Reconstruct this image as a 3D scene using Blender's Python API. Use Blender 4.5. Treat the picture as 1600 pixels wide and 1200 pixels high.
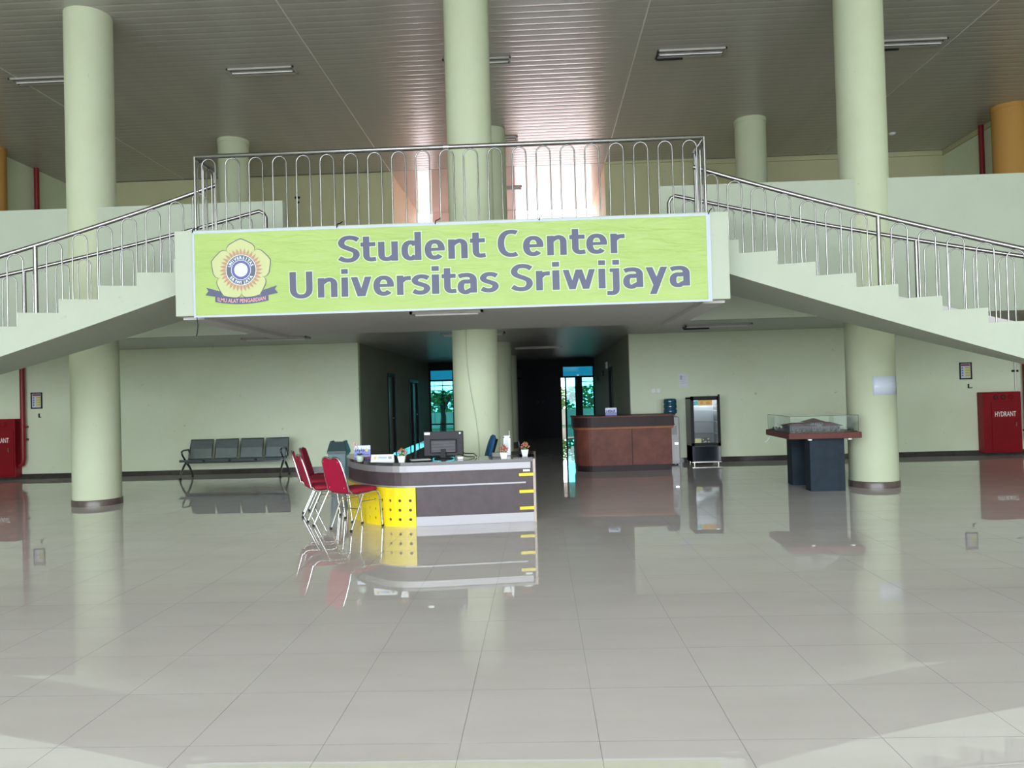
import bpy, math, random
from mathutils import Vector, Matrix
random.seed(7)
sc = bpy.context.scene
COL = sc.collection
for o in list(bpy.data.objects):
    bpy.data.objects.remove(o)
sin, cos, PI = math.sin, math.cos, math.pi

# ------------------------------------------------------------------ camera
cam_d = bpy.data.cameras.new('camera'); cam = bpy.data.objects.new('camera', cam_d); COL.objects.link(cam)
cam_d.sensor_width = 36; cam_d.lens = 27.0; cam_d.clip_end = 400
f_px = 1200.0
d = Vector(((843-800)/f_px, -(617-600)/f_px, 1.0)).normalized()
u = Vector((-sin(.028), cos(.028), 0)); b_ = -u.dot(d)/d.z
zz = Vector((u.x, u.y, b_)).normalized(); xx = d.cross(zz)
if xx.x < 0: xx = -xx
R_ = Vector((xx.x, d.x, zz.x)); U_ = Vector((xx.y, d.y, zz.y)); F_ = Vector((xx.z, d.z, zz.z))
cam.matrix_world = Matrix(((R_.x, U_.x, -F_.x, 0), (R_.y, U_.y, -F_.y, 0), (R_.z, U_.z, -F_.z, 1.5), (0, 0, 0, 1)))
sc.camera = cam

# ------------------------------------------------------------------ world and exposure
w = bpy.data.worlds.new('overcast sky'); sc.world = w; w.use_nodes = True
bg = w.node_tree.nodes['Background']; bg.inputs[0].default_value = (0.90, 0.97, 1.03, 1); bg.inputs[1].default_value = 8.0
sc.view_settings.view_transform = 'Standard'; sc.view_settings.look = 'None'
sc.view_settings.exposure = 0.41; sc.view_settings.gamma = 1.0; sc.view_settings.use_curve_mapping = False
sc.cycles.max_bounces = 10; sc.cycles.diffuse_bounces = 6; sc.cycles.glossy_bounces = 5; sc.cycles.transmission_bounces = 6
sc.cycles.caustics_reflective = False; sc.cycles.caustics_refractive = False
sc.cycles.sample_clamp_indirect = 6.0
sc.cycles.use_denoising = True
# sampling portal filling the open entrance facade (no light of its own: it only guides sky sampling)
pl = bpy.data.lights.new('entrance_portal', 'AREA'); pl.shape = 'RECTANGLE'; pl.size = 23.5; pl.size_y = 7.6; pl.cycles.is_portal = True
po = bpy.data.objects.new('entrance_portal', pl); COL.objects.link(po); po.location = (-.965, -11.05, 3.8); po.rotation_euler = (math.radians(90), 0, 0)

# ------------------------------------------------------------------ materials
MATS = {}
def mat(name, col, rough=.6, metal=0., spec=.5, var=0., vscale=3., bump=0., bscale=60., col2=None, trans=0., coat=0., emit=None, alpha=1.):
    if name in MATS: return MATS[name]
    m = bpy.data.materials.new(name); m.use_nodes = True; nt = m.node_tree; N = nt.nodes; L = nt.links
    p = N['Principled BSDF']
    p.inputs['Base Color'].default_value = (*col, 1); p.inputs['Roughness'].default_value = rough
    p.inputs['Metallic'].default_value = metal; p.inputs['Specular IOR Level'].default_value = spec
    if trans: p.inputs['Transmission Weight'].default_value = trans
    if coat: p.inputs['Coat Weight'].default_value = coat; p.inputs['Coat Roughness'].default_value = .1
    if alpha < 1: p.inputs['Alpha'].default_value = alpha
    if emit: p.inputs['Emission Color'].default_value = (*emit[:3], 1); p.inputs['Emission Strength'].default_value = emit[3]
    if var or bump:
        tc = N.new('ShaderNodeTexCoord')
    if var:
        n = N.new('ShaderNodeTexNoise'); n.inputs['Scale'].default_value = vscale; n.inputs['Detail'].default_value = 6; n.inputs['Roughness'].default_value = .65
        L.new(tc.outputs['Object'], n.inputs['Vector'])
        r = N.new('ShaderNodeValToRGB'); c2 = col2 or tuple(c*(1-var) for c in col)
        r.color_ramp.elements[0].position = .38; r.color_ramp.elements[0].color = (*c2, 1)
        r.color_ramp.elements[1].position = .62; r.color_ramp.elements[1].color = (*col, 1)
        L.new(n.outputs['Fac'], r.inputs['Fac']); L.new(r.outputs['Color'], p.inputs['Base Color'])
    if bump:
        n2 = N.new('ShaderNodeTexNoise'); n2.inputs['Scale'].default_value = bscale; n2.inputs['Detail'].default_value = 4
        L.new(tc.outputs['Object'], n2.inputs['Vector'])
        b = N.new('ShaderNodeBump'); b.inputs['Strength'].default_value = bump; b.inputs['Distance'].default_value = .004
        L.new(n2.outputs['Fac'], b.inputs['Height']); L.new(b.outputs['Normal'], p.inputs['Normal'])
    MATS[name] = m; return m

def plaster(name, col, stain, amount=.5, scale=1.2, rough=.75):
    """painted plaster with soft mottling and small scuffs"""
    if name in MATS: return MATS[name]
    m = bpy.data.materials.new(name); m.use_nodes = True; nt = m.node_tree; N = nt.nodes; L = nt.links
    p = N['Principled BSDF']; p.inputs['Roughness'].default_value = rough; p.inputs['Specular IOR Level'].default_value = .35
    tc = N.new('ShaderNodeTexCoord')
    n = N.new('ShaderNodeTexNoise'); n.inputs['Scale'].default_value = scale; n.inputs['Detail'].default_value = 8; n.inputs['Roughness'].default_value = .6
    L.new(tc.outputs['Object'], n.inputs['Vector'])
    mr = N.new('ShaderNodeMapRange'); mr.inputs[1].default_value = .42; mr.inputs[2].default_value = .75; mr.inputs[3].default_value = 0; mr.inputs[4].default_value = amount
    L.new(n.outputs['Fac'], mr.inputs[0])
    mx = N.new('ShaderNodeMixRGB'); mx.inputs[1].default_value = (*col, 1); mx.inputs[2].default_value = (*stain, 1)
    L.new(mr.outputs[0], mx.inputs[0])
    n3 = N.new('ShaderNodeTexNoise'); n3.inputs['Scale'].default_value = 9; n3.inputs['Detail'].default_value = 3
    L.new(tc.outputs['Object'], n3.inputs['Vector'])
    m3 = N.new('ShaderNodeMapRange'); m3.inputs[1].default_value = .70; m3.inputs[2].default_value = .78; m3.inputs[3].default_value = 0; m3.inputs[4].default_value = .4
    L.new(n3.outputs['Fac'], m3.inputs[0])
    mx3 = N.new('ShaderNodeMixRGB'); mx3.inputs[2].default_value = (.30, .29, .22, 1)
    L.new(mx.outputs[0], mx3.inputs[1]); L.new(m3.outputs[0], mx3.inputs[0]); L.new(mx3.outputs[0], p.inputs['Base Color'])
    n2 = N.new('ShaderNodeTexNoise'); n2.inputs['Scale'].default_value = 14; n2.inputs['Detail'].default_value = 6
    L.new(tc.outputs['Object'], n2.inputs['Vector'])
    b = N.new('ShaderNodeBump'); b.inputs['Strength'].default_value = .25; b.inputs['Distance'].default_value = .006
    L.new(n2.outputs['Fac'], b.inputs['Height']); L.new(b.outputs['Normal'], p.inputs['Normal'])
    MATS[name] = m; return m

wallm = plaster('cream green plaster', (.74, .82, .635), (.64, .69, .49), .6, .7)  # lighter than the columns' same paint, to make up for light falloff
wallup = plaster('olive cream upper plaster', (.52, .52, .32), (.46, .45, .26), .6, .7)
colm = plaster('column plaster', (.55, .61, .44), (.49, .53, .36), .5, 1.5)  # wall paint darkened in colour to offset the stronger light up front
stairm = plaster('stair plaster', (.44, .49, .405), (.39, .43, .335), .45, 1.6)
peach = plaster('peach plaster', (.82, .64, .47), (.78, .61, .44), .3, 1.)
orange = plaster('ochre column plaster', (.55, .30, .08), (.48, .26, .07), .4, 2.)
soffitm = plaster('grey white soffit paint', (.52, .51, .50), (.45, .44, .43), .4, .8)
ceil_lo = mat('lower ceiling boards', (.40, .39, .38), .35, bump=.15, bscale=8)
pvc = mat('grey pvc ceiling plank', (.50, .48, .455), .24, spec=.55, var=.08, vscale=1.5)
pvc2 = mat('glossy ceiling panel', (.58, .52, .52), .07, spec=.8)
white_trim = mat('white trim', (.72, .70, .66), .5)
dark_skirt = mat('dark skirting tile', (.055, .048, .045), .12, var=.3, vscale=5)
plinthm = mat('brown plinth tile', (.12, .09, .08), .3, var=.3, vscale=6)
steel = mat('stainless steel', (.30, .295, .29), .27, 1.)
steel_dk = mat('worn steel', (.45, .44, .42), .3, 1.)
chrome = mat('bright chrome', (.62, .63, .66), .14, 1.)
black = mat('black plastic', (.010, .010, .012), .5, spec=.25)
blackframe = mat('black aluminium', (.010, .012, .014), .6, spec=.2)
rubber = mat('black rubber', (.01, .01, .01), .7)
redfab = mat('crimson chair fabric', (.32, .004, .03), .75, var=.15, vscale=12, bump=.3, bscale=300)
redfab2 = mat('crimson vinyl back', (.36, .004, .04), .6, spec=.3, var=.1, vscale=6)
white = mat('white plastic', (.80, .81, .82), .35)
paper = mat('white paper', (.80, .82, .88), .6, var=.05, vscale=8)
redbox = mat('hydrant red paint', (.25, .003, .012), .4, spec=.3, var=.12, vscale=2)
redpipe = mat('red pipe paint', (.24, .008, .014), .4)
whitelet = mat('white lettering', (.85, .83, .82), .5)
darkwood = mat('dark grey laminate', (.080, .061, .069), .4, spec=.3, var=.22, vscale=7)
desktop = mat('dark worktop', (.05, .048, .05), .12)
beige = mat('beige board edge', (.45, .38, .33), .5)
yellow = mat('yellow panel', (.86, .66, .01), .35)
alu = mat('brushed aluminium strip', (.33, .32, .345), .4, .3, bump=.1, bscale=30)
redwood = mat('red brown varnished wood', (.17, .052, .036), .5, spec=.3, var=.35, vscale=5)
redwood2 = mat('orange brown wood moulding', (.28, .10, .035), .45, spec=.3, var=.2, vscale=8)
darkband = mat('near black varnished wood', (.032, .018, .020), .45, spec=.2, var=.4, vscale=4)
slate = mat('dark slate blue paint', (.014, .028, .045), .6, spec=.25, var=.35, vscale=6)
mahog = mat('mahogany edging', (.13, .038, .030), .5, spec=.25, var=.25, vscale=6)
leafg = mat('green leaves', (.06, .16, .03), .5)
teal_gl = mat('teal tinted glass', (.07, .42, .45), .02, trans=1.)
clear = mat('clear glass', (.93, .97, .95), .0, trans=1.)

# ------------------------------------------------------------------ mesh builder
class MB:
    def __init__(s): s.v = []; s.f = []; s.sm = []; s.mi = []; s.cur = 0
    def add(s, vs, fs, smooth=False):
        n = len(s.v); s.v += [tuple(v) for v in vs]
        for f in fs: s.f.append(tuple(i+n for i in f)); s.sm.append(smooth); s.mi.append(s.cur)
        return s
    def box(s, x0, y0, z0, x1, y1, z1, M=None):
        if x0 > x1: x0, x1 = x1, x0
        if y0 > y1: y0, y1 = y1, y0
        if z0 > z1: z0, z1 = z1, z0
        vs = [(x0,y0,z0),(x1,y0,z0),(x1,y1,z0),(x0,y1,z0),(x0,y0,z1),(x1,y0,z1),(x1,y1,z1),(x0,y1,z1)]
        if M: vs = [M @ Vector(v) for v in vs]
        return s.add(vs, [(0,3,2,1),(4,5,6,7),(0,1,5,4),(1,2,6,5),(2,3,7,6),(3,0,4,7)])
    def loft(s, rings, caps=True, smooth=True, closed=False):
        n = len(rings[0]); vs = [v for r in rings for v in r]; fs = []
        m = len(rings)
        for i in range(m if closed else m-1):
            a = i*n; b = ((i+1) % m)*n
            for j in range(n):
                k = (j+1) % n; fs.append((a+j, a+k, b+k, b+j))
        s.add(vs, fs, smooth)
        if caps and not closed:
            s.add(rings[0], [tuple(range(n))[::-1]]); s.add(rings[-1], [tuple(range(n))])
        return s
    def tube(s, pts, r, n=8, closed=False):
        P = [Vector(p) for p in pts]; m = len(P); rings = []; up = None
        for i in range(m):
            if closed: t = (P[(i+1) % m]-P[i-1]).normalized()
            else: t = (P[min(i+1, m-1)]-P[max(i-1, 0)]).normalized()
            if up is None:
                a = Vector((0,0,1)) if abs(t.z) < .9 else Vector((1,0,0)); up = (a - t*a.dot(t)).normalized()
            else:
                up = (up - t*up.dot(t))
                up = up.normalized() if up.length > 1e-6 else Vector((1,0,0))
            q = t.cross(up); rr = r[i] if isinstance(r, (list, tuple)) else r
            rings.append([P[i] + (up*cos(2*PI*k/n)+q*sin(2*PI*k/n))*rr for k in range(n)])
        return s.loft(rings, True, True, closed)
    def lathe(s, prof, c=(0,0,0), n=24, smooth=True, caps=True):
        rings = [[(c[0]+r*cos(2*PI*k/n), c[1]+r*sin(2*PI*k/n), c[2]+z) for k in range(n)] for r, z in prof]
        return s.loft(rings, caps, smooth)
    def prism(s, poly, z0, z1, M=None):
        n = len(poly); vs = [(x,y,z0) for x,y in poly]+[(x,y,z1) for x,y in poly]
        if M: vs = [M @ Vector(v) for v in vs]
        fs = [tuple(range(n))[::-1], tuple(range(n, 2*n))]+[(i,(i+1)%n,n+(i+1)%n,n+i) for i in range(n)]
        return s.add(vs, fs)
    def ell(s, c, r, nu=10, nv=7, M=None):
        rings = []
        for j in range(1, nv):
            t = PI*j/nv - PI/2
            rings.append([Vector((c[0]+r[0]*cos(t)*cos(2*PI*k/nu), c[1]+r[1]*cos(t)*sin(2*PI*k/nu), c[2]+r[2]*sin(t))) for k in range(nu)])
        if M: rings = [[M @ v for v in rg] for rg in rings]
        return s.loft(rings, True, True)
    def rbox(s, x0, y0, z0, x1, y1, z1, b=.01, M=None):
        """box with chamfered edges"""
        def ring(i, z): return [(x0+i+b,y0+i,z),(x1-i-b,y0+i,z),(x1-i,y0+i+b,z),(x1-i,y1-i-b,z),(x1-i-b,y1-i,z),(x0+i+b,y1-i,z),(x0+i,y1-i-b,z),(x0+i,y0+i+b,z)]
        rings = [ring(b*.8, z0), ring(0, z0+b), ring(0, z1-b), ring(b*.8, z1)]
        if M: rings = [[M @ Vector(v) for v in r] for r in rings]
        return s.loft(rings, True, False)
    def mesh(s, name, mats):
        me = bpy.data.meshes.new(name); me.from_pydata(s.v, [], s.f); me.update()
        me.polygons.foreach_set('use_smooth', s.sm)
        for m in (mats if isinstance(mats, (list, tuple)) else [mats]): me.materials.append(m)
        if any(s.mi): me.polygons.foreach_set('material_index', s.mi)
        return me
    def build(s, name, mats, parent=None, loc=None, rz=0, bevel=0, kind=None, label=None):
        o = bpy.data.objects.new(name, s.mesh(name, mats)); COL.objects.link(o)
        if parent: o.parent = parent
        if loc: o.location = loc
        if rz: o.rotation_euler.z = rz
        if bevel:
            md = o.modifiers.new('bevel', 'BEVEL'); md.width = bevel; md.segments = 2; md.limit_method = 'ANGLE'
        if kind: o['kind'] = kind
        if label: o['label'] = label
        return o

def thing(name, label, cat, loc=(0,0,0), rz=0, group=None):
    o = bpy.data.objects.new(name, None); COL.objects.link(o); o.location = loc; o.rotation_euler.z = rz
    o.empty_display_size = .1
    o['label'] = label; o['category'] = cat
    if group: o['group'] = group
    return o
def tag(o, label, cat, group=None):
    o['label'] = label; o['category'] = cat
    if group: o['group'] = group
    return o
def dup(root, loc, rz, label=None, group=None):
    r = root.copy(); COL.objects.link(r); r.location = loc; r.rotation_euler.z = rz
    if label: r['label'] = label
    if group: r['group'] = group
    for ch in list(root.children):
        c = ch.copy(); COL.objects.link(c); c.parent = r
        for g in list(ch.children):
            e = g.copy(); COL.objects.link(e); e.parent = c
    return r
def struct(name, mb, m, parent=None, **k):
    return mb.build(name, m, parent, kind=None if parent else 'structure', **k)

def text_mb(txt, bold=0., extrude=.0, res=3):
    """flat lettering as triangles in the XY plane, and its bounds; converted with the evaluated mesh"""
    cu = bpy.data.curves.new('lettering_curve', 'FONT'); cu.body = txt; cu.size = 1; cu.offset = bold; cu.extrude = extrude
    cu.resolution_u = res; cu.fill_mode = 'FRONT' if not extrude else 'BOTH'
    o = bpy.data.objects.new('lettering_curve', cu); COL.objects.link(o)
    dg = bpy.context.evaluated_depsgraph_get(); dg.update()
    me = bpy.data.meshes.new_from_object(o.evaluated_get(dg))
    vs = [tuple(v.co) for v in me.vertices]; fs = [tuple(p.vertices) for p in me.polygons]
    bpy.data.objects.remove(o); bpy.data.curves.remove(cu); bpy.data.meshes.remove(me)
    x0 = min(v[0] for v in vs); x1 = max(v[0] for v in vs); y0 = min(v[1] for v in vs); y1 = max(v[1] for v in vs)
    return vs, fs, (x0, x1, y0, y1)

X0 = -0.965
H = 7.62
BY = 16.2          # lower back wall
UY = 20.5          # upper back wall
CE = 26.6          # corridor end
XL, XR = X0-11.75, X0+11.75
CW = 2.87          # corridor half width

# ================================================================== SETTING
# floor of 60 cm tiles
fl = struct('floor', MB().box(XL, -11, -.12, XR, 34, -.0005), mat('floor grout', (.27, .25, .235), .7))
tile_m = bpy.data.materials.new('polished floor tile'); tile_m.use_nodes = True
nt = tile_m.node_tree; N = nt.nodes; L = nt.links; p = N['Principled BSDF']
p.inputs['Specular IOR Level'].default_value = 1.0
geo = N.new('ShaderNodeNewGeometry')
n = N.new('ShaderNodeTexNoise'); n.inputs['Scale'].default_value = .9; n.inputs['Detail'].default_value = 7; n.inputs['Roughness'].default_value = .62
mp = N.new('ShaderNodeMapping'); mp.inputs['Rotation'].default_value = (0, 0, .9); mp.inputs['Scale'].default_value = (1, 3.2, 1)
L.new(geo.outputs['Position'], mp.inputs[0]); L.new(mp.outputs[0], n.inputs['Vector'])
r = N.new('ShaderNodeValToRGB'); r.color_ramp.elements[0].position = .3; r.color_ramp.elements[0].color = (.645, .60, .59, 1)
r.color_ramp.elements[1].position = .7; r.color_ramp.elements[1].color = (.71, .665, .655, 1)
L.new(n.outputs['Fac'], r.inputs[0]); L.new(r.outputs[0], p.inputs['Base Color'])
n2 = N.new('ShaderNodeTexNoise'); n2.inputs['Scale'].default_value = 1.6; n2.inputs['Detail'].default_value = 2
L.new(geo.outputs['Position'], n2.inputs['Vector'])
mr = N.new('ShaderNodeMapRange'); p.inputs['Roughness'].default_value = .0
n4 = N.new('ShaderNodeTexNoise'); n4.inputs['Scale'].default_value = 2.2; n4.inputs['Detail'].default_value = 1
L.new(geo.outputs['Position'], n4.inputs['Vector'])
bp = N.new('ShaderNodeBump'); bp.inputs['Strength'].default_value = .03; bp.inputs['Distance'].default_value = .0006
L.new(n4.outputs['Fac'], bp.inputs['Height'])
g_ = .0012
def tilebox(m, x0, y0, x1, y1):
    vs = [(x0,y0,-.01),(x1,y0,-.01),(x1,y1,-.01),(x0,y1,-.01),(x0,y0,0),(x1,y0,0),(x1,y1,0),(x0,y1,0)]
    m.cur = 0; m.add(vs, [(4,5,6,7)]); m.cur = 1; m.add(vs, [(0,1,5,4),(1,2,6,5),(2,3,7,6),(3,0,4,7)]); m.cur = 0
edge_m = mat('matt tile edge', (.22, .20, .19), .9, spec=.0)
tme = MB(); tilebox(tme, g_, g_, .6-g_, .6-g_); tme = tme.mesh('floor_tile', [tile_m, edge_m])
rest = MB(); cnt = 0; cells = []
TX, TY = .216, 3.343
for i in range(-22, 20):
    for j in range(-25, 52):
        x, y = TX+.6*i, TY+.6*j
        if x+.6 > XR or x < XL or y < -11 or y > 34: continue
        xc, yc = x+.3, y+.3
        vis = yc > 2.9 and abs(xc+.035*yc) < .70*yc+.35 and yc < 11
        cells.append((yc if vis else 99, x, y))
cells.sort()
for k, (q, x, y) in enumerate(cells):
    if k < 290 and q < 99:
        o = bpy.data.objects.new('floor_tile', tme); COL.objects.link(o); o.parent = fl
        o.location = (x, y, .0001); o.rotation_euler = (random.uniform(-1, 1)*.0003, random.uniform(-1, 1)*.0003, 0)
    else:
        tilebox(rest, x+g_, y+g_, x+.6-g_, y+.6-g_)
rest.build('floor_tiles', [tile_m, edge_m], fl, kind='stuff')

# outer ground
struct('ground', MB().box(-70, -60, -.4, 70, 90, -.13), mat('pale paving', (.42, .41, .39), .8, var=.2, vscale=.3))

# side walls, front lintel
def wallbox(name, *a, m=wallm): return struct(name, MB().box(*a), m)
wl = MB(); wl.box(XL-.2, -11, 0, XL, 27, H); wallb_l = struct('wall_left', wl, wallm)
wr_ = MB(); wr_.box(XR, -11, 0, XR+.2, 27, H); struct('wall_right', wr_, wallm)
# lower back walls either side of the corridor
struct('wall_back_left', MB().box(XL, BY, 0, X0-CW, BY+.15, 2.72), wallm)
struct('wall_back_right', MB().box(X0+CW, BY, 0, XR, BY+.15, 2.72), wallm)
# corridor side walls with door openings
def corridor_wall(name, side, doors):
    xi = X0+side*CW; xo = X0+side*(CW+.15); m = MB(); y = BY+.152
    for a, b, h in doors:
        m.box(xi, y, 0, xo, a, 2.72); m.box(xi, a, h, xo, b, 2.72); y = b
    m.box(xi, y, 0, xo, CE, 2.72)
    return struct(name, m, plaster('shade darkened corridor plaster', (.30, .33, .25), (.25, .27, .20), .5, .8))  # corridor shade is put into a darker wall colour
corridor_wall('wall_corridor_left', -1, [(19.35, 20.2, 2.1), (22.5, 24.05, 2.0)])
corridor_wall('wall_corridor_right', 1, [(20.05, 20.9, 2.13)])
doorm = mat('grey door leaf', (.30, .30, .25), .5, var=.1)
for k, (side, a, b, h) in enumerate([(-1, 19.35, 20.2, 2.1), (-1, 22.5, 24.05, 2.0), (1, 20.05, 20.9, 2.13)]):
    xi = X0+side*CW; o_ = -side
    fr = MB()
    fr.box(xi+o_*.02, a-.06, 0, xi-o_*.15, a+.02, h+.06); fr.box(xi+o_*.02, b-.02, 0, xi-o_*.15, b+.06, h+.06); fr.box(xi+o_*.02, a, h-.02, xi-o_*.15, b, h+.06)
    if k == 1: fr.box(xi+o_*.02, a+.55, 0, xi-o_*.15, a+.85, h)
    dd = struct('door_%d' % (k+1), fr, blackframe)
    MB().box(xi-o_*.05, a+.02, .01, xi-o_*.09, b-.02, h-.02).build('door_leaf', doorm, dd)
    hm = MB(); hm.tube([(xi-o_*.05, b-.12, 1.0), (xi+o_*.0, b-.12, 1.0), (xi+o_*.0, b-.24, 1.0)], .01, 6)
    hm.build('door_handle', steel_dk, dd)

# lower ceiling / upper floor slab
struct('ceiling_lower', MB().box(XL, 11.46, 2.72, XR, CE+.0, 3.2), ceil_lo)
struct('floor_upper', MB().box(XL, 11.46, 3.2, XR, 25.39, 3.24), mat('upper floor tile', (.42, .39, .35), .15))
# parapets with the slab edge beam below them
for nm, a, b in (('wall_parapet_left', XL, X0-2.84), ('wall_parapet_right', X0+2.84, XR)):
    struct(nm, MB().box(a, 11.45, 2.54, b, 11.60, 4.55), stairm)
# landing
lm = MB(); lm.box(X0-3.02, 8.58, 2.55, X0+3.02, 11.46, 3.22)
land = struct('floor_landing', lm, soffitm)
sm_ = MB(); sm_.box(X0-3.02, 8.5, 2.50, X0+3.02, 11.44, 2.552)
for s_ in (-1, 1): sm_.box(X0+s_*2.80, 8.55, 2.46, X0+s_*3.04, 11.44, 2.51)
sm_.build('landing_soffit', soffitm, land)
fas = MB(); fas.box(X0-3.08, 8.45, 2.49, X0+3.08, 8.60, 3.45)
for s_ in (-1, 1): fas.box(X0+s_*2.95, 8.603, 2.49, X0+s_*3.08, 8.95, 3.45)
fas.build('landing_upstand', stairm, land, bevel=.008)
# upper back walls and upper corridor
struct('wall_upper_left', MB().box(XL, UY, 3.24, X0-CW, UY+.2, H), wallup)
ur = MB(); ur.box(X0+CW, UY-.12, 3.24, X0+CW+2.55, UY+.1, H); ur.box(X0+CW+2.5, UY, 3.24, XR, UY+.2, H)
struct('wall_upper_right', ur, wallup)
struct('wall_hallway_left', MB().box(X0-CW-.15, UY+.2, 3.24, X0-CW, 25.4, H), peach)
struct('wall_hallway_right', MB().box(X0+CW, UY+.1, 3.24, X0+CW+.15, 25.4, H), peach)
ew = MB(); ew.box(X0-CW, 25.25, 3.24, X0+CW, 25.4, 4.2); ew.box(X0-2.42, 25.25, 4.2, X0+.36, 25.4, H)
struct('wall_hallway_end', ew, mat('pink end wall', (.78, .58, .56), .5))
# cornice trims
tr = MB()
tr.box(X0+CW+2.5, UY-.05, H-.12, XR, UY, H); tr.box(XR-.05, 16, H-.12, XR, UY, H); tr.box(X0+CW, UY-.17, H-.06, X0+CW+2.55, UY-.12, H)
struct('trim_1', tr, wallup)
# upper ceiling: backing slab, planks, joint strips
ce = struct('ceiling', MB().box(XL-.2, -11, H+.006, XR+.2, UY+.2, H+.2), mat('ceiling backing', (.22, .20, .19), .9))
struct('ceiling_hallway', MB().box(X0-CW-.15, UY-.06, H, X0+CW+.15, 25.4, H+.2), pvc2)
def plank(wd):
    q = MB(); P = .2
    prof = [(.0, .0012), (.004, .0), (.05, -.0006), (.10, -.0008), (.15, -.0006), (.196, .0), (.2, .0012)]
    rings = [[(0, y, z) for y, z in prof], [(wd, y, z) for y, z in prof]]
    vs = rings[0]+rings[1]; k = len(prof)
    q.add(vs, [(i, i+1, k+i+1, k+i) for i in range(k-1)], True)
    return q.mesh('ceiling_plank', pvc)
SEC = [XL, X0-8.5, X0-2.87, X0+2.87, X0+8.5, XR]
for i in range(5):
    me = plank(SEC[i+1]-SEC[i]-.012)
    y = 10.2
    while y < UY-.15:
        o = bpy.data.objects.new('ceiling_plank', me); COL.objects.link(o); o.parent = ce
        o.location = (SEC[i]+.006, y, H); o.rotation_euler.x = random.uniform(-.0015, .0015); y += .2
    MB().box(SEC[i]+.006, -11, H, SEC[i+1]-.006, 10.2, H+.01).build('ceiling_panel', pvc, ce)
for k, x in enumerate(SEC[1:5]):
    struct('trim_%d' % (k+2), MB().box(x-.012, -11, H-.008, x+.012, UY-.12, H+.01), white_trim)
# skirting
for nm, a, b in (('baseboard_left', XL, X0-CW), ('baseboard_right', X0+CW, XR)):
    m = MB(); x = a; i = 0
    base = None
    while x < b-.01:
        x2 = min(x+.6, b)
        o = MB().box(x+.0015, BY-.014, 0, x2-.0015, BY, .105)
        if base is None: base = struct(nm, o, dark_skirt)
        else: o.build('skirting_tile', dark_skirt, base)
        x = x2
for k, s_ in enumerate((-1, 1)):
    struct('baseboard_corridor_' + ('left', 'right')[k], MB().box(X0+s_*CW, BY+.0, 0, X0+s_*(CW-.012), CE, .10), dark_skirt)

# end glazing of the lower corridor
gz = struct('window_1', (lambda m: (
    m.box(X0-CW, CE, 2.44, X0+CW, CE+.06, 2.72), m.box(X0-CW, CE, 2.06, X0+CW, CE+.06, 2.12),
    m.box(X0-CW, CE, 0, X0-CW+.06, CE+.06, 2.5), m.box(X0-2.05, CE, 0, X0-1.95, CE+.06, 2.5), m.box(X0+CW-.05, CE, 0, X0+CW, CE+.06, 2.5),
    m.box(X0-.35, CE, 0, X0+.36, CE+.06, 2.5), m.box(X0+2.2, CE, 0, X0+2.45, CE+.06, 2.1), m.box(X0+1.72, CE, 2.1, X0+1.8, CE+.06, 2.5),
    m.box(X0+1.84, CE, 0, X0+1.90, CE+.06, 2.1)) and m)(MB()), blackframe)
for a, b, z0, z1 in ((X0-CW+.06, X0-2.05, .02, 2.06), (X0-1.95, X0-.35, .02, 2.06), (X0+1.90, X0+2.2, .02, 2.06), (X0+2.45, X0+CW-.05, .02, 2.06), (X0-CW+.06, X0-2.05, 2.12, 2.44), (X0-1.95, X0-.35, 2.12, 2.44), (X0+1.8, X0+CW-.05, 2.12, 2.44)):
    MB().box(a, CE+.025, z0, b, CE+.031, z1).build('glass_pane', teal_gl if z0 < 1 else mat('dark tinted glass', (.001, .022, .035), .02, trans=1.), gz)
for a, b in ((X0-CW, X0-2.0), (X0+2.4, X0+CW)):
    m = MB(); m.box(a, CE+.01, 1.90, b, CE+.05, 1.93); m.box(a, CE+.01, 1.74, b, CE+.05, 1.76); m.box(a, CE+.01, .55, b, CE+.05, .60)
    if a < -3: m.box(a+.46, CE+.01, 0, a+.48, CE+.05, 2.06); m.box(a+.18, CE+.01, .6, a+.19, CE+.05, 2.06)
    m.build('glazing_bar', blackframe, gz)
dk = mat('very dark door board', (.010, .012, .018), .6, spec=.15)
dm = struct('door_4', MB().box(X0+.36, CE-.01, -.002, X0+1.72, CE+.03, 2.08), dk)
MB().box(X0+.36, CE+.0, 2.12, X0+1.72, CE+.03, 2.44).build('transom_board', dk, dm)
for i in (-1, 1): MB().tube([(X0+1.0+i*.09, CE-.02, 1.2), (X0+1.0+i*.09, CE-.05, 1.22), (X0+1.0+i*.09, CE-.05, 1.26), (X0+1.0+i*.09, CE-.02, 1.28)], .008, 6).build('door_handle', steel_dk, dm)

# ================================================================== COLUMNS
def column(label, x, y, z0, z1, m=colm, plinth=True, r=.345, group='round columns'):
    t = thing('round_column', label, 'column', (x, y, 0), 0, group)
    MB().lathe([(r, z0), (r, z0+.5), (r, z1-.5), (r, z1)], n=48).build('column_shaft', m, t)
    if plinth:
        MB().lathe([(r+.012, 0), (r+.012, .085), (r+.006, .095)], n=48).build('plinth', plinthm, t)
    else:
        MB().lathe([(r+.012, z1-.10), (r+.012, z1)], n=48).build('collar', m, t)
    return t
SP = 5.93
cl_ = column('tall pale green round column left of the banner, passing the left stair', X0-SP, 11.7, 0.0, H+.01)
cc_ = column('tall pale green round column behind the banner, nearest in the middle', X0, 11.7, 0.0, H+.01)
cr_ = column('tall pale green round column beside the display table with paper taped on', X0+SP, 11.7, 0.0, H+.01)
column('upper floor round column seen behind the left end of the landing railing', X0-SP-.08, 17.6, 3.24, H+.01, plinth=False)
column('round column just behind the middle one, running through both floors', X0, 17.6, 0.0, H+.01)
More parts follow.
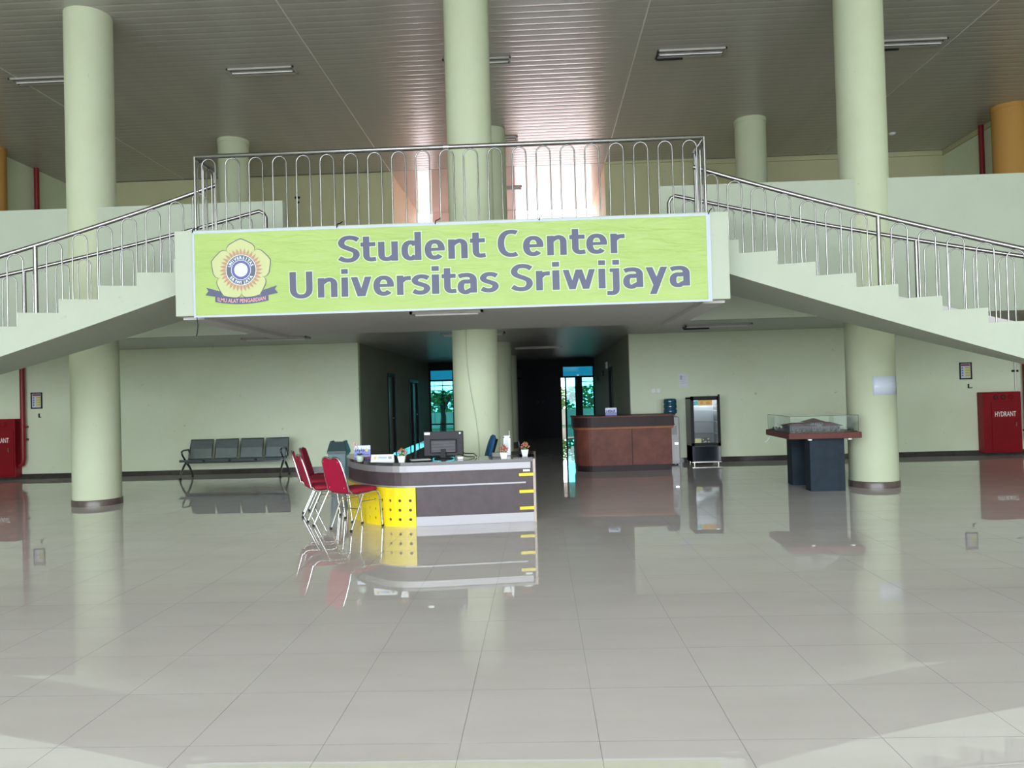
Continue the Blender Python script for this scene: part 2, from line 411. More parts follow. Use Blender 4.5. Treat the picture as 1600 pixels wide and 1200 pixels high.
column('upper floor round column seen above the right stair, left of the tall right column', X0+SP, 17.6, 3.24, H+.01, plinth=False)
column('third round column in the corridor, far behind the middle column', X0, 23.4, 0.0, 2.73, r=.30)
column('ochre painted round column at the upper left edge', X0-2*SP+.15, 17.4, 3.24, H+.01, orange, False)
column('ochre painted round column at the upper right edge', X0+2*SP-.28, 17.4, 3.24, H+.01, orange, False)
# column details
pts = [(X0+.02+.05*sin(k*.9)-(.0 if k < 6 else -.0)+.006*k, 11.7, 2.5-.19*k) for k in range(14)]
def on_col(cx, cy, x, z, rr=.352):
    dx = x-cx; return (x, cy-math.sqrt(max(rr*rr-dx*dx, 0)), z)
cab = MB().tube([on_col(X0, 11.7, X0-.10+.012*k-.03*sin(k*.5), 2.50-.17*k) for k in range(15)], .006, 6)
tag(cab.build('power_cable', mat('grey cable', (.45, .46, .38), .5)), 'thin grey cable running down the front of the middle column', 'cable')
pc = MB(); cx, cy = X0+SP, 11.7
for i in range(8):
    a0 = -2.03+i*.14
    pass
def curved_sheet(cx, cy, r, a0, a1, z0, z1, n=10):
    m = MB(); vs = []
    for rr in (r, r+.0015):
        for i in range(n+1):
            a = a0+(a1-a0)*i/n
            vs += [(cx+rr*cos(a), cy+rr*sin(a), z0), (cx+rr*cos(a), cy+rr*sin(a), z1)]
    k = 2*(n+1); fs = []
    for i in range(n):
        fs.append((k+2*i, k+2*i+2, k+2*i+3, k+2*i+1)); fs.append((2*i+1, 2*i+3, 2*i+2, 2*i))
        fs.append((2*i, 2*i+2, k+2*i+2, k+2*i)); fs.append((2*i+1, k+2*i+1, k+2*i+3, 2*i+3))
    fs += [(0, k, k+1, 1), (2*n, 2*n+1, k+2*n+1, k+2*n)]
    m.add(vs, fs, True); return m
ps = curved_sheet(cx, cy, .348, -1.90, -.62, 1.36, 1.63).build('taped_paper', mat('glossy bluish paper', (.72, .78, .95), .18))
tag(ps, 'large white paper in plastic taped round the tall right column', 'notice')
tpm = mat('faint print', (.45, .5, .65), .5)
tl = MB()
for q in range(4): 
    s_ = curved_sheet(cx, cy, .3505, -1.05, -.75, 1.40+q*.05, 1.403+q*.05, 4); tl.add(s_.v, s_.f, True)
tl.build('printed_lines', tpm, ps, kind='stuff')

# ================================================================== STAIRS
RN, RF = 9.4, 11.25
RIS = .1585
def scx(side): return X0+side*1.26
def sp(side, R, th, z): return (scx(side)+side*R*sin(th), -.3+R*cos(th), z)
def soff(th): return max(0.0, 2.83-3.63*(th-.207))
def tread(th):
    k = math.ceil((th-.262)/.0434-1e-6); return 3.06-RIS*max(k, -1) if th > .2186 else 3.22
gtread = mat('grey stair tile', (.46, .44, .43), .25, var=.1)
def staircase(side, label):
    t = thing('curved_staircase', label, 'staircase', (scx(side), -.3, 0))
    def wedge(t0, t1, z, name='step'):
        m = MB()
        def L_(R, th, zz): return (side*R*sin(th), R*cos(th), zz)
        n = 3; rings = []
        for i in range(n+1):
            th = t0+(t1-t0)*i/n; b = soff(th)
            rings.append([L_(RN, th, b), L_(RF, th, b), L_(RF, th, z), L_(RN, th, z)])
        m.loft(rings, True, False)
        if side > 0: m.f = [tuple(reversed(f)) for f in m.f]
        o = m.build(name, stairm, t)
        return o
    wedge(.150, .2186, 3.219, 'top_step')
    for k in range(20):
        z = 3.06-RIS*k
        if z <= 0.02: break
        wedge(.2186+.0434*k, .2186+.0434*(k+1), z)
    # sloping curb along the far side
    m = MB(); rings = []
    for i in range(41):
        th = .2+(1.07-.2)*i/40; zt = 3.06+.16-3.652*(th-.2186)+.06; zb = zt-.30
        c = [(side*R*sin(th), R*cos(th), z) for R, z in ((RF-.20, zb), (RF+.02, zb), (RF+.02, zt), (RF-.20, zt))]
        rings.append([(x, y, max(z, .0)) for x, y, z in c])
    m.loft(rings, True, False)
    if side > 0: m.f = [tuple(reversed(f)) for f in m.f]
    m.build('stair_curb', gtread, t)
    return t
staircase(-1, 'curved pale green stair descending to the left of the banner')
staircase(1, 'curved pale green stair descending to the right of the banner')

def hoop(m, a, b, za, zb, zt, r=.0085):
    """inverted U between ground points a and b (xy), feet at za, zb and crown at zt"""
    ax, ay = a; bx, by = b; w_ = math.hypot(bx-ax, by-ay)/2; cx_, cy_ = (ax+bx)/2, (ay+by)/2
    ux, uy = (bx-ax)/(2*w_), (by-ay)/(2*w_)
    pts = [(ax, ay, za), (ax, ay, zt-w_)]
    for i in range(1, 8):
        an = PI-PI*i/8; pts.append((cx_+ux*w_*cos(an), cy_+uy*w_*cos(an), zt-w_+w_*sin(an)))
    pts += [(bx, by, zt-w_), (bx, by, zb)]
    m.tube(pts, r, 6); return m

def railing_stair(side, R, railz, posts, label, start, endth, footz, curl):
    t = thing('stair_railing', label, 'railing', (scx(side), -.3, 0))
    L_ = lambda th, z: (side*R*sin(th), R*cos(th), z)
    pts = []
    n = 48
    for i in range(n+1):
        th = start+(endth-start)*i/n; pts.append(L_(th, railz(th)))
    if curl:
        s0 = L_(start, railz(start)); pts = [L_(start-.008, 3.24), L_(start-.008, s0[2]-.09), L_(start-.005, s0[2]-.03)] + pts
    MB().tube(pts, .026, 10).build('handrail', steel, t)
    for pth in posts:
        x, y, z = L_(pth, 0); MB().tube([(x, y, footz(pth)), (x, y, railz(pth))], .024, 10).build('post', steel, t)
    hw = .078/R; pitch = .262/R
    segs = []
    lim = [start] + list(posts) + [endth]
    for a, b in zip(lim[:-1], lim[1:]):
        c = (a+b)/2; k = max(1, int((b-a)/pitch-.15)); 
        for q in range(k): segs.append(c+(q-(k-1)/2)*pitch)
    for c in segs:
        a = L_(c-hw, 0); b = L_(c+hw, 0)
        m = hoop(MB(), a[:2], b[:2], footz(c-hw), footz(c+hw), railz(c)-.03)
        m.build('baluster', steel, t)
    return t
nearz = lambda th: max(4.02-3.70*(th-.195), .85)
farz = lambda th: max(4.06-3.30*(th-.195), .85)
cz = lambda th: max(3.22-3.652*(th-.2186)+.06, 0)
for side, nm in ((-1, 'left'), (1, 'right')):
    railing_stair(side, 9.47, nearz, (.374, .61, .85), 'steel hoop railing along the near side of the %s stair' % nm, .168, 1.03, tread, False)
    railing_stair(side, 11.12, farz, (.418, .66, .88), 'steel hoop railing along the parapet side of the %s stair' % nm, .150, 1.03, cz, True)
# landing railing
t = thing('landing_railing', 'long steel hoop railing above the green banner', 'railing', (X0, 8.52, 0))
HW = 2.86; RZ = 4.30
MB().tube([(-HW, .53, RZ-.0), (-HW, .02, RZ), (-HW+.02, 0, RZ), (-.01, 0, RZ)], .026, 10).build('handrail', steel, t)
MB().tube([(.01, 0, RZ), (HW-.02, 0, RZ), (HW, .02, RZ), (HW, .53, RZ)], .026, 10).build('handrail', steel, t)
MB().tube([(-.03, 0, RZ), (.03, 0, RZ)], .029, 10).build('rail_sleeve', steel_dk, t)
for i in range(21):
    x = -2.70+.27*i
    hoop(MB(), (x-.078, 0), (x+.078, 0), 3.44, 3.44, RZ-.03).build('baluster', steel, t)
for s_ in (-1, 1):
    for y in (.15, .38):
        hoop(MB(), (s_*HW, y-.07), (s_*HW, y+.07), 3.44 if y < .3 else 3.21, 3.21 if y > .3 else 3.44, RZ-.03).build('baluster', steel, t)
    for x, y in ((s_*HW, .0), (s_*HW, .53)):
        MB().tube([(x, y, 3.21 if y else 3.44), (x, y, RZ)], .016, 8).build('post', steel, t)

# ================================================================== BANNER
BX0, BX1, BZ0, BZ1 = -3.832, 1.917, 2.468, 3.434
def wav(x, z):
    e = min((x-BX0), (BX1-x))
    k = min(max((math.hypot(x+3.285, z-2.95)-.42)/.35, 0), 1); k = k*k*(3-2*k)
    return k*(.006*sin(x*2.1+z*1.4)+.003*sin(x*5.3-z*4+1)+.0025*sin(x*11+z*9))
def by(x, z, off=0): return 8.437-off+wav(x, z)*.6
ban = thing('fabric_banner', 'long yellow green cloth banner reading Student Center Universitas Sriwijaya', 'banner', (0, 0, 0))
def sheet(x0, x1, z0, z1, off, nx, nz, sag=0):
    m = MB(); vs = []; fs = []
    for l in (0, 1):
        for j in range(nz+1):
            for i in range(nx+1):
                x = x0+(x1-x0)*i/nx; z = z0+(z1-z0)*j/nz
                vs.append((x, by(x, z, off)+l*.0015, z))
    k = (nx+1)*(nz+1)
    for j in range(nz):
        for i in range(nx):
            a = j*(nx+1)+i; fs.append((a, a+1, a+nx+2, a+nx+1)); fs.append((k+a+nx+1, k+a+nx+2, k+a+1, k+a))
    m.add(vs, fs, True); return m
bm = bpy.data.materials.new('banner cloth'); bm.use_nodes = True; nt = bm.node_tree; N = nt.nodes; L = nt.links; p = N['Principled BSDF']
p.inputs['Roughness'].default_value = .42
tc = N.new('ShaderNodeTexCoord'); n = N.new('ShaderNodeTexNoise'); n.inputs['Scale'].default_value = 2.2; n.inputs['Detail'].default_value = 5
mp = N.new('ShaderNodeMapping'); mp.inputs['Scale'].default_value = (.7, 1, 1.6)
L.new(tc.outputs['Object'], mp.inputs[0]); L.new(mp.outputs[0], n.inputs['Vector'])
r = N.new('ShaderNodeValToRGB'); r.color_ramp.elements[0].position = .35; r.color_ramp.elements[0].color = (.30, .43, .095, 1); r.color_ramp.elements[1].position = .7; r.color_ramp.elements[1].color = (.345, .47, .12, 1)
L.new(n.outputs['Fac'], r.inputs[0]); L.new(r.outputs[0], p.inputs['Base Color'])
n2 = N.new('ShaderNodeTexNoise'); n2.inputs['Scale'].default_value = 5; n2.inputs['Detail'].default_value = 5; n2.inputs['Distortion'].default_value = .6
mp2 = N.new('ShaderNodeMapping'); mp2.inputs['Scale'].default_value = (.6, 1, 2.4); mp2.inputs['Rotation'].default_value = (0, .12, 0)
L.new(tc.outputs['Object'], mp2.inputs[0]); L.new(mp2.outputs[0], n2.inputs['Vector'])
bp = N.new('ShaderNodeBump'); bp.inputs['Strength'].default_value = .35; bp.inputs['Distance'].default_value = .03
L.new(n2.outputs['Fac'], bp.inputs['Height']); L.new(bp.outputs['Normal'], p.inputs['Normal'])
sheet(BX0, BX1, BZ0, BZ1, 0, 120, 20).build('banner_cloth', bm, ban)
bw = mat('white banner hem', (.45, .51, .60), .5)
hem = MB()
for a in ((BX0, BX1, BZ1-.026, BZ1, 100, 1), (BX0, BX1, BZ0, BZ0+.022, 100, 1), (BX0, BX0+.022, BZ0, BZ1, 1, 12), (BX1-.045, BX1-.0, BZ0, BZ1, 1, 12)):
    s_ = sheet(a[0], a[1], a[2], a[3], .0025, a[4], a[5]); hem.add(s_.v, s_.f, True)
hem.build('white_hem', bw, ban)
inkm = mat('dark violet print', (.055, .06, .13), .45)
def put_text(m, txt, x0, x1, zb, h, bold, off=.0045, slant=0., stretch=True, bend=None):
    vs, fs, (a, b, c, d2) = text_mb(txt, bold)
    cap = text_mb('H', bold)[2]; s_ = h/(cap[3]-cap[2]); base = cap[2]
    sx = (x1-x0)/(b-a)
    out = []
    for v in vs:
        x = x0+(v[0]-a)*sx; z = zb+(v[1]-base)*s_
        if bend: x, z = bend(x, z)
        out.append((x, by(x, z, off), z))
    m.add(out, fs)
let = MB()
K = .00707
halo = MB()
SV, SH = .245, .155
def pen(P, g=0.):
    """broad strokes: wide verticals, thinner horizontals, as quads along a centre line"""
    out = []; n_ = len(P)
    for i in range(n_):
        p0 = P[max(i-1, 0)]; p1 = P[min(i+1, n_-1)]; dx, dy = p1[0]-p0[0], p1[1]-p0[1]; l = math.hypot(dx, dy) or 1
        nx, ny = -dy/l, dx/l; ex = (SV/2+g)*nx; ey = (SH/2+g)*ny
        px_, py_ = P[i]
        if g and i in (0, n_-1): q = g*(1 if i else -1); px_ += dx/l*q; py_ += dy/l*q
        out.append(((px_+ex, py_+ey), (px_-ex, py_-ey)))
    return [[out[i][0], out[i][1], out[i+1][1], out[i+1][0]] for i in range(n_-1)]
def se(cx, cy, rx, ry, a0, a1, n_=22, e=.86):
    P = []
    for i in range(n_+1):
        a = math.radians(a0+(a1-a0)*i/n_); c, s_ = cos(a), sin(a)
        P.append((cx+rx*math.copysign(abs(c)**e, c), cy+ry*math.copysign(abs(s_)**e, s_)))
    return P
def cm(P, n_=6): return [tuple(v) for v in catmull2(P, n_)]
def catmull2(P, n=6):
    out = []
    for i in range(len(P)-1):
        p0 = Vector(P[max(i-1, 0)]); p1 = Vector(P[i]); p2 = Vector(P[i+1]); p3 = Vector(P[min(i+2, len(P)-1)])
        for k in range(n):
            q = k/n; out.append(.5*((2*p1)+(p2-p0)*q+(2*p0-5*p1+4*p2-p3)*q*q+(3*p1-p0-3*p2+p3)*q**3))
    out.append(Vector(P[-1])); return out
XH = .74
def bar(x0, y0, x1, y1, g): return [[(x0-g, y0-g), (x1+g, y0-g), (x1+g, y1+g), (x0-g, y1+g)]]
def diag(xa, ya, xb, yb, g, w_=None):
    w_ = (w_ or SV*1.02)/2+g*1.1
    return [[(xa-w_, ya+g), (xb-w_, yb-g), (xb+w_, yb-g), (xa+w_, ya+g)]]
def glyph(c, w_, g):
    V, Hh = SV, SH; v2, h2 = V/2, Hh/2; Q = []
    if c in 'Ss':
        hh = 1.0 if c == 'S' else XH; v = [(.93, .83), (.74, .905), (.50, .93), (.28, .885), (.155, .75), (.215, .62), (.42, .535), (.62, .475), (.80, .39), (.845, .25), (.72, .115), (.50, .07), (.26, .095), (.06, .175)]
        k = Hh/2
        P = [(x*w_, k-.012+(y-.07)/.86*(hh-Hh+.024)) for x, y in v]
        Q += pen(cm(P), g)
    elif c == 'C': Q += pen(se(w_*.60, .5, w_*.60-v2, .5-h2+.012, 62, 298, 30), g)
    elif c == 'e':
        Q += pen(se(w_/2, XH/2, w_/2-v2, XH/2-h2+.01, 0, 318, 34), g); Q += bar(v2, XH/2-.045, w_-.01, XH/2+.065, g)
        Q += bar(w_-V*.98, XH/2-.04, w_-.005, XH/2+.02, g)
    elif c == 'd':
        Q += pen(se(w_*.46, XH/2, w_*.46-v2, XH/2-h2+.01, 38, 322, 30), g); Q += pen([(w_*.60, XH-h2), (w_-v2*1.2, XH-h2-.02)], 0)
        Q += pen([(w_*.58, h2), (w_-v2, h2+.07)], 0); Q += bar(w_-V, 0, w_, 1.06, g)
    elif c == 'a':
        Q += bar(w_-V, 0, w_, XH*.66, g); Q += pen([(w_*.07, XH-h2-.045), (w_*.25, XH-h2)]+se(w_*.48, XH*.62, w_*.52-v2, XH*.38-h2+.008, 100, 0, 14), g)
        Q += pen([(w_-v2, .44), (w_*.60, .425)]+se(w_*.42, .225, w_*.42-v2, .20, 75, 285, 20)+[(w_*.60, .075), (w_-v2, .15)], g)
    elif c == 'n':
        Q += bar(0, 0, V, XH-.01, g); Q += pen([(v2, XH-.22), (w_*.42, XH-h2-.02)]+se(w_*.55, XH-.26, w_*.45-v2, .26-h2+.008, 88, 0, 14)+[(w_-v2, 0)], g)
    elif c == 'u':
        Q += bar(w_-V, 0, w_, XH-.01, g); Q += pen([(w_-v2, .20), (w_*.60, h2+.01)]+se(w_*.45, .26, w_*.45-v2, .26-h2+.008, 272, 180, 14)+[(v2, XH-.01)], g)
    elif c == 'U': Q += pen([(v2, 1.0)]+se(w_/2, .36, w_/2-v2, .36-h2+.012, 180, 360, 26)+[(w_-v2, 1.0)], g)
    elif c == 't':
        Q += pen([(w_*.16+v2, .95), (w_*.16+v2, .30)]+se(w_*.72, .26, w_*.56-v2, .26-h2, 180, 268, 14)+[(w_-.005, h2+.015)], g); Q += bar(0, XH-Hh-.01, w_-.02, XH-.01, g)
    elif c == 'r':
        Q += bar(0, 0, V, XH-.01, g); Q += pen([(v2, XH-.26), (w_*.55, XH-h2-.05), (w_*.80, XH-h2-.035), (w_, XH-h2-.035)], g)
    elif c == 'i': Q += bar(0, 0, w_, XH-.01, g); Q += bar(0, .865, w_, 1.045, g)
    elif c == 'j':
        Q += bar(w_-V, .865, w_, 1.045, g); Q += bar(w_-V*1.45, XH-.14, w_-v2, XH-.01, g)
        Q += pen([(w_-v2, XH-.01), (w_-v2, -.02)]+se(w_-v2-.16, -.02, .16, .17, 0, -80, 10)+[(0, -.185)], g)
    elif c == 'v': Q += diag(v2+.01, XH-.01, w_/2-.025, 0, g)+diag(w_-v2-.01, XH-.01, w_/2+.025, 0, g)
    elif c == 'y': Q += diag(v2+.01, XH-.01, w_/2+.01, .03, g)+diag(w_-v2-.01, XH-.01, w_*.31+.01, -.275, g)
    elif c == 'w':
        Q += diag(v2, XH-.01, w_*.29, 0, g, .22)+diag(w_*.5-.01, XH-.01, w_*.29+.01, 0, g, .22)+diag(w_*.5+.01, XH-.01, w_*.71-.01, 0, g, .22)+diag(w_-v2, XH-.01, w_*.71, 0, g, .22)
    return Q
def pxX(x): return -2.7485+(x-452)*(1.6735+2.7485)/626.0
LINES = (('StudentCenter', 3.030, (531.2,565.3, 566.8,591.2, 594.6,625.8, 631.3,662.5, 667.8,699.5, 705,735.3, 739.3,763.5, 782.7,818.3, 822,853.8, 859.5,889.8, 894.3,918.8, 920.3,952.5, 957.8,980)),
         ('UniversitasSriwijaya', 2.648, (453.2,489.5, 497.8,528.8, 535.3,545.8, 550,583.3, 585.8,618, 622.7,644.8, 647,674.2, 677.8,689.2, 693.3,716.2, 718,748.3, 754.3,781.5, 801.8,835.8, 840.8,862.5, 866.3,877.2, 882,933, 937.8,948.3, 950.7,970, 975.7,1006.5, 1010.5,1044.3, 1047.3,1078.3)))
CAP = .294
for txt, zb, xs_ in LINES:
    for i, c in enumerate(txt):
        xa, xb = pxX(xs_[2*i]), pxX(xs_[2*i+1]); w_ = (xb-xa)/CAP
        for mm, g, off in ((let, 0, .0065), (halo, .035, .0045)):
            for q in glyph(c, w_, g):
                mm.add([(xa+x*CAP, by(xa+x*CAP, zb+y*CAP, off), zb+y*CAP) for x, y in q], [tuple(range(len(q)))])
halo.build('lettering_outline', mat('pale letter outline', (.50, .62, .38), .5), ban)
let.build('lettering', inkm, ban)
# emblem
EX, EZ = -3.285, 2.985
em_out = MB(); em_fill = MB()
def flower(sc_):
    P = []
    for q in range(5):
        a0 = 90+72*q
        for da, rr in ((36, .70), (35.2, .78), (34.0, .80), (32.5, .84), (29, .875), (24, .905), (16, .925), (8, .96), (0, 1.0)):
            P.append((a0-da, rr))
        for da, rr in ((8, .96), (16, .925), (24, .905), (29, .875), (32.5, .84), (34.0, .80), (35.2, .78)):
            P.append((a0+da, rr))
    P.sort()
    return [(EX+.355*rr*cos(math.radians(a))*sc_, EZ+.355*rr*sin(math.radians(a))*sc_) for a, rr in P]
def fan(m, P, off, c=None):
    c = c or (EX, EZ); n_ = len(P)
    vs = [(c[0], by(c[0], c[1], off), c[1])]+[(x, by(x, z, off), z) for x, z in P]
    m.add(vs, [(0, 1+i, 1+(i+1) % n_) for i in range(n_)])
def circ(r_, n_=40): return [(EX+r_*cos(2*PI*i/n_), EZ+r_*sin(2*PI*i/n_)) for i in range(n_)]
emb = MB(); fan(emb, flower(1.0), .004); embo = emb.build('emblem', inkm, ban)
m = MB(); fan(m, flower(.972), .0048); m.build('emblem_petals', mat('pale yellow print', (.46, .50, .23), .45), embo)
m = MB()
for i in range(32):
    a = 2*PI*i/32
    q = [(EX+r_*cos(a+da), EZ+r_*sin(a+da)) for r_, da in ((.165, -.085), (.195, -.095), (.215, -.06), (.245, .01), (.212, .05), (.195, .07), (.165, .085))]
    m.add([(x, by(x, z, .0056), z) for x, z in q], [tuple(range(7))])
m.build('emblem_rays', mat('dusty pink print', (.42, .23, .15), .5), embo)
whp = mat('white print', (.66, .74, .88), .5)
m = MB(); fan(m, circ(.172), .0064); m.build('emblem_ring', whp, embo)
m = MB(); fan(m, circ(.165), .0072); m.build('emblem_ring', mat('dark slate print', (.085, .10, .13), .5), embo)
m = MB(); fan(m, circ(.112), .0080); m.build('emblem_ring', whp, embo)
m = MB(); fan(m, circ(.106), .0088); m.build('emblem_ring', mat('violet print', (.10, .09, .30), .5), embo)
m = MB(); fan(m, circ(.076), .0096); m.build('emblem_disc', mat('pale blue print', (.60, .78, .88), .5), embo)
m = MB()
def arc_text(txt, r_, a0, a1, h, flip):
    n_ = len(txt)
    for i, ch in enumerate(txt):
        a = math.radians(a0+(a1-a0)*i/(n_-1)); vs, fs, (xa, xb, ya, yb) = text_mb(ch, .03, res=2)
        s_ = h/.72
        for_v = []
        for v in vs:
            lx = (v[0]-(xa+xb)/2)*s_; ly = v[1]*s_
            if flip: rad = r_+h-ly; px_ = rad*cos(a)-(-sin(a))*(-lx)*1; 
            if flip:
                x = (r_+h-ly)*cos(a)+lx*(-sin(a)); z = (r_+h-ly)*sin(a)+lx*cos(a)
            else:
                x = (r_+ly)*cos(a)+lx*sin(a); z = (r_+ly)*sin(a)-lx*cos(a)
            for_v.append((EX+x, by(EX+x, EZ+z, .0084), EZ+z))
        m.add(for_v, fs)
arc_text('UNIVERSITAS', .121, 158, 22, .033, False)
arc_text('SRIWIJAYA', .121, 216, 324, .033, True)
m.build('emblem_lettering', whp, embo, kind='stuff')
# ribbon
def ribz(x): return 2.605+.35*(x-EX)**2*1.0
m = MB()
def band(xa, xb, zf, h, off, n_=14):
    P = []
    for i in range(n_+1):
        x = xa+(xb-xa)*i/n_; P.append((x, zf(x)))
    vs = [(x, by(x, z, off), z) for x, z in P]+[(x, by(x, z+h, off), z+h) for x, z in P]
    m.add(vs, [(i, i+1, n_+2+i, n_+1+i) for i in range(n_)])
band(EX-.30, EX+.30, ribz, .075, .0052)
for s_ in (-1, 1):
    q = [(EX+s_*.22, ribz(EX+.22)+.06), (EX+s_*.41, ribz(EX+.4)+.055), (EX+s_*.375, ribz(EX+.4)+.10), (EX+s_*.40, ribz(EX+.4)+.14), (EX+s_*.22, ribz(EX+.22)+.125)]
    if s_ < 0: q = q[::-1]
    m.add([(x, by(x, z, .0046), z) for x, z in q], [tuple(range(5))])
m.build('emblem_ribbon', inkm, embo)
m = MB(); put_text(m, 'ILMU ALAT PENGABDIAN', EX-.27, EX+.27, 2.618, .044, .02, .0062, bend=lambda x, z: (x, z+.35*(x-EX)**2))
m.build('ribbon_lettering', mat('pink print', (.62, .30, .36), .5), embo)
# ties
for x, z in ((-3.83, 3.44), (-2.2, 3.44), (-1.1, 3.44), (.05, 3.44), (1.9, 3.44)):
    m = MB(); m.tube([(x, by(x, z)-.006, z-.02), (x+.01, 8.43, z+.02), (x+.03, 8.47, z+.035), (x+.05, 8.50, z+.06)], .006, 6)
    m.build('tie_cord', black, ban)
m = MB(); m.tube([(-3.80, 8.44, 2.475), (-3.79, 8.44, 2.38), (-3.80, 8.44, 2.30), (-3.81, 8.44, 2.26)], .006, 6); m.build('tie_cord', black, ban)

# ================================================================== CEILING LIGHTS
tubem = mat('unlit fluorescent tube', (.75, .76, .75), .3)
refl = mat('light fitting tray', (.16, .15, .13), .35)
framem = mat('grey white light frame', (.46, .44, .42), .45)
def ceiling_light(x, y, z, label, L_=1.24, W_=.30, group='long ceiling light fittings', broken=False, name='ceiling_light'):
    t = thing(name, label, 'ceiling light', (x, y, z), 0, group)
    m = MB(); a, b = L_/2, W_/2
    m.box(-a, -b, -.03, a, -b+.03, 0); m.box(-a, b-.03, -.03, a, b, 0); m.box(-a, -b, -.03, -a+.03, b, 0); m.box(a-.03, -b, -.03, a, b, 0)
    m.build('frame', framem, t)
    MB().box(-a+.02, -b+.02, -.008, a-.02, b-.02, 0).build('tray', refl, t)
    m = MB(); m.box(-a+.04, -.02, -.022, a-.04, .03, -.008); m.build('batten', framem, t)
    MB().tube([(-a+.06, .0, -.036), (a-.06, .0, -.036)], .013, 8).build('tube', tubem, t)
    if broken:
        m = MB(); m.box(-a+.02, b-.02, -.07, -a+.5, b+.01, -.04); m.box(-a+.0, -b+.02, -.05, -a+.03, b, -.028); m.build('loose_strip', black, t)
    return t
xs = [X0-8.05+.0, X0-3.97, X0, X0+3.87, X0+7.75]
lbs = ['unlit recessed ceiling light partly hidden by the tall left column', 'unlit recessed ceiling light right of the tall left column', 'unlit recessed ceiling light crossing behind the tall middle column', 'unlit recessed ceiling light with broken frame left of the tall right column', 'unlit recessed ceiling light right of the tall right column']
for x, lb, k in zip(xs, lbs, range(5)):
    ceiling_light(x, 13.9, H-.002, lb, broken=k > 2)
ceiling_light(X0, 18.15, H-.002, 'unlit recessed ceiling light close behind the second middle column')
ceiling_light(-4.95, 14.35, 2.72, 'unlit flat light on the lower ceiling above the steel bench', group='lower ceiling light fittings')
ceiling_light(3.35, 14.45, 2.72, 'flat lower ceiling light with torn reflector above the drinks fridge', group='lower ceiling light fittings', broken=True)
ceiling_light(X0-.28, 14.75, 2.72, 'lower ceiling light fitting behind the top of the middle column', group='lower ceiling light fittings')
ceiling_light(X0+.95, 19.5, 2.72, 'dim light fitting on the corridor ceiling right of the middle column', group='lower ceiling light fittings')
ceiling_light(X0-.08, 8.85, 2.5, 'slim white light batten under the landing, below the banner', L_=.85, W_=.12, group='lower ceiling light fittings')
ceiling_light(X0+.12, 22.5, H-.002, 'ceiling light seen deep in the upper hallway right of the middle columns', L_=1.0)
sd = MB().lathe([(.0, -.045), (.05, -.045), (.075, -.02), (.08, 0)], (8.75, 18.9, H-.002), 20).build('smoke_detector', white)
tag(sd, 'small white round smoke detector on the dark upper ceiling', 'detector')

# ================================================================== WALL THINGS
def hydrant(x0, x1, label):
    t = thing('hydrant_cabinet', label, 'hydrant cabinet', ((x0+x1)/2, BY, 0), 0, 'fire hydrant cabinets'); w_ = (x1-x0)/2
    MB().rbox(-w_, -.22, .06, w_, -.002, 1.30, .008).build('cabinet_body', redbox, t)
    d_ = MB().rbox(-w_+.16, -.235, .09, w_-.03, -.218, 1.09, .004).build('door', redbox, t)
    MB().box(w_-.14, -.25, .60, w_-.12, -.235, .68).build('handle', steel, d_)
    m = MB(); vs, fs, (a, b, c, e) = text_mb('HYDRANT', .012)
    s_ = .42/(b-a); m.add([(-w_+.22+(v[0]-a)*s_, -.2365, .80+v[1]*s_*1.6) for v in vs], fs); m.build('lettering', whitelet, d_)
    for k, xx_ in enumerate((-w_+.25, -w_+.40, -w_+.55)):
        M_ = Matrix.Translation((xx_, -.218, 1.19)) @ Matrix.Rotation(PI/2, 4, 'X')
        mm = MB(); mm.lathe([(.045, 0), (.045, .012), (.03, .02)], n=16); mm.v = [tuple(M_ @ Vector(v)) for v in mm.v]
        mm.build('gauge', mat('dark red dial', (.10, .01, .015), .3) if k < 2 else redbox, t)
    return t
hydrant(-11.95, -11.19, 'red HYDRANT cabinet cut by the left edge of the photo')
hydrant(9.02, 9.78, 'red HYDRANT cabinet near the right edge of the photo')
def pipe(pts, label, r=.045, m=redpipe, clamps=()):
    t = thing('fire_pipe' if m is redpipe else 'wall_conduit', label, 'pipe', pts[0])
    o = Vector(pts[0]); MB().tube([Vector(p_)-o for p_ in pts], r, 12).build('pipe_run', m, t)
    for c in clamps:
        MB().box(c[0]-o.x-.06, c[1]-o.y-.01, c[2]-o.z-.02, c[0]-o.x+.06, BY-o.y-.001 if c[1] > 15 and c[1] < 16.3 else c[1]-o.y+.05, c[2]-o.z+.02).build('clamp', m if m is redpipe else black, t)
pipe([(-11.09, 16.10, 2.70), (-11.09, 16.10, .42), (-11.11, 16.10, .33), (-11.185, 16.10, .29)], 'red fire pipe on the lower wall beside the left hydrant cabinet', .05, clamps=[(-11.09, 16.10, .85), (-11.09, 16.10, 1.12)])
pipe([(9.98, 16.1, 2.70), (9.98, 16.1, .30)], 'red fire pipe at the lower right edge of the photo', .07, clamps=[(9.98, 16.1, .5)])
pipe([(9.80, 16.17, 2.70), (9.80, 16.17, 1.32)], 'thin white conduit above the right hydrant cabinet', .018, white, clamps=[(9.80, 16.17, 1.72)])
pipe([(XL+.10, 19.0, 3.24), (XL+.10, 19.0, H)], 'red riser pipe on the upper left side wall', .06)
pipe([(XR-.10, 18.6, 3.24), (XR-.10, 18.6, H)], 'red riser pipe on the upper right side wall', .06)
notice_navy = mat('navy picture frame', (.012, .012, .03), .35)
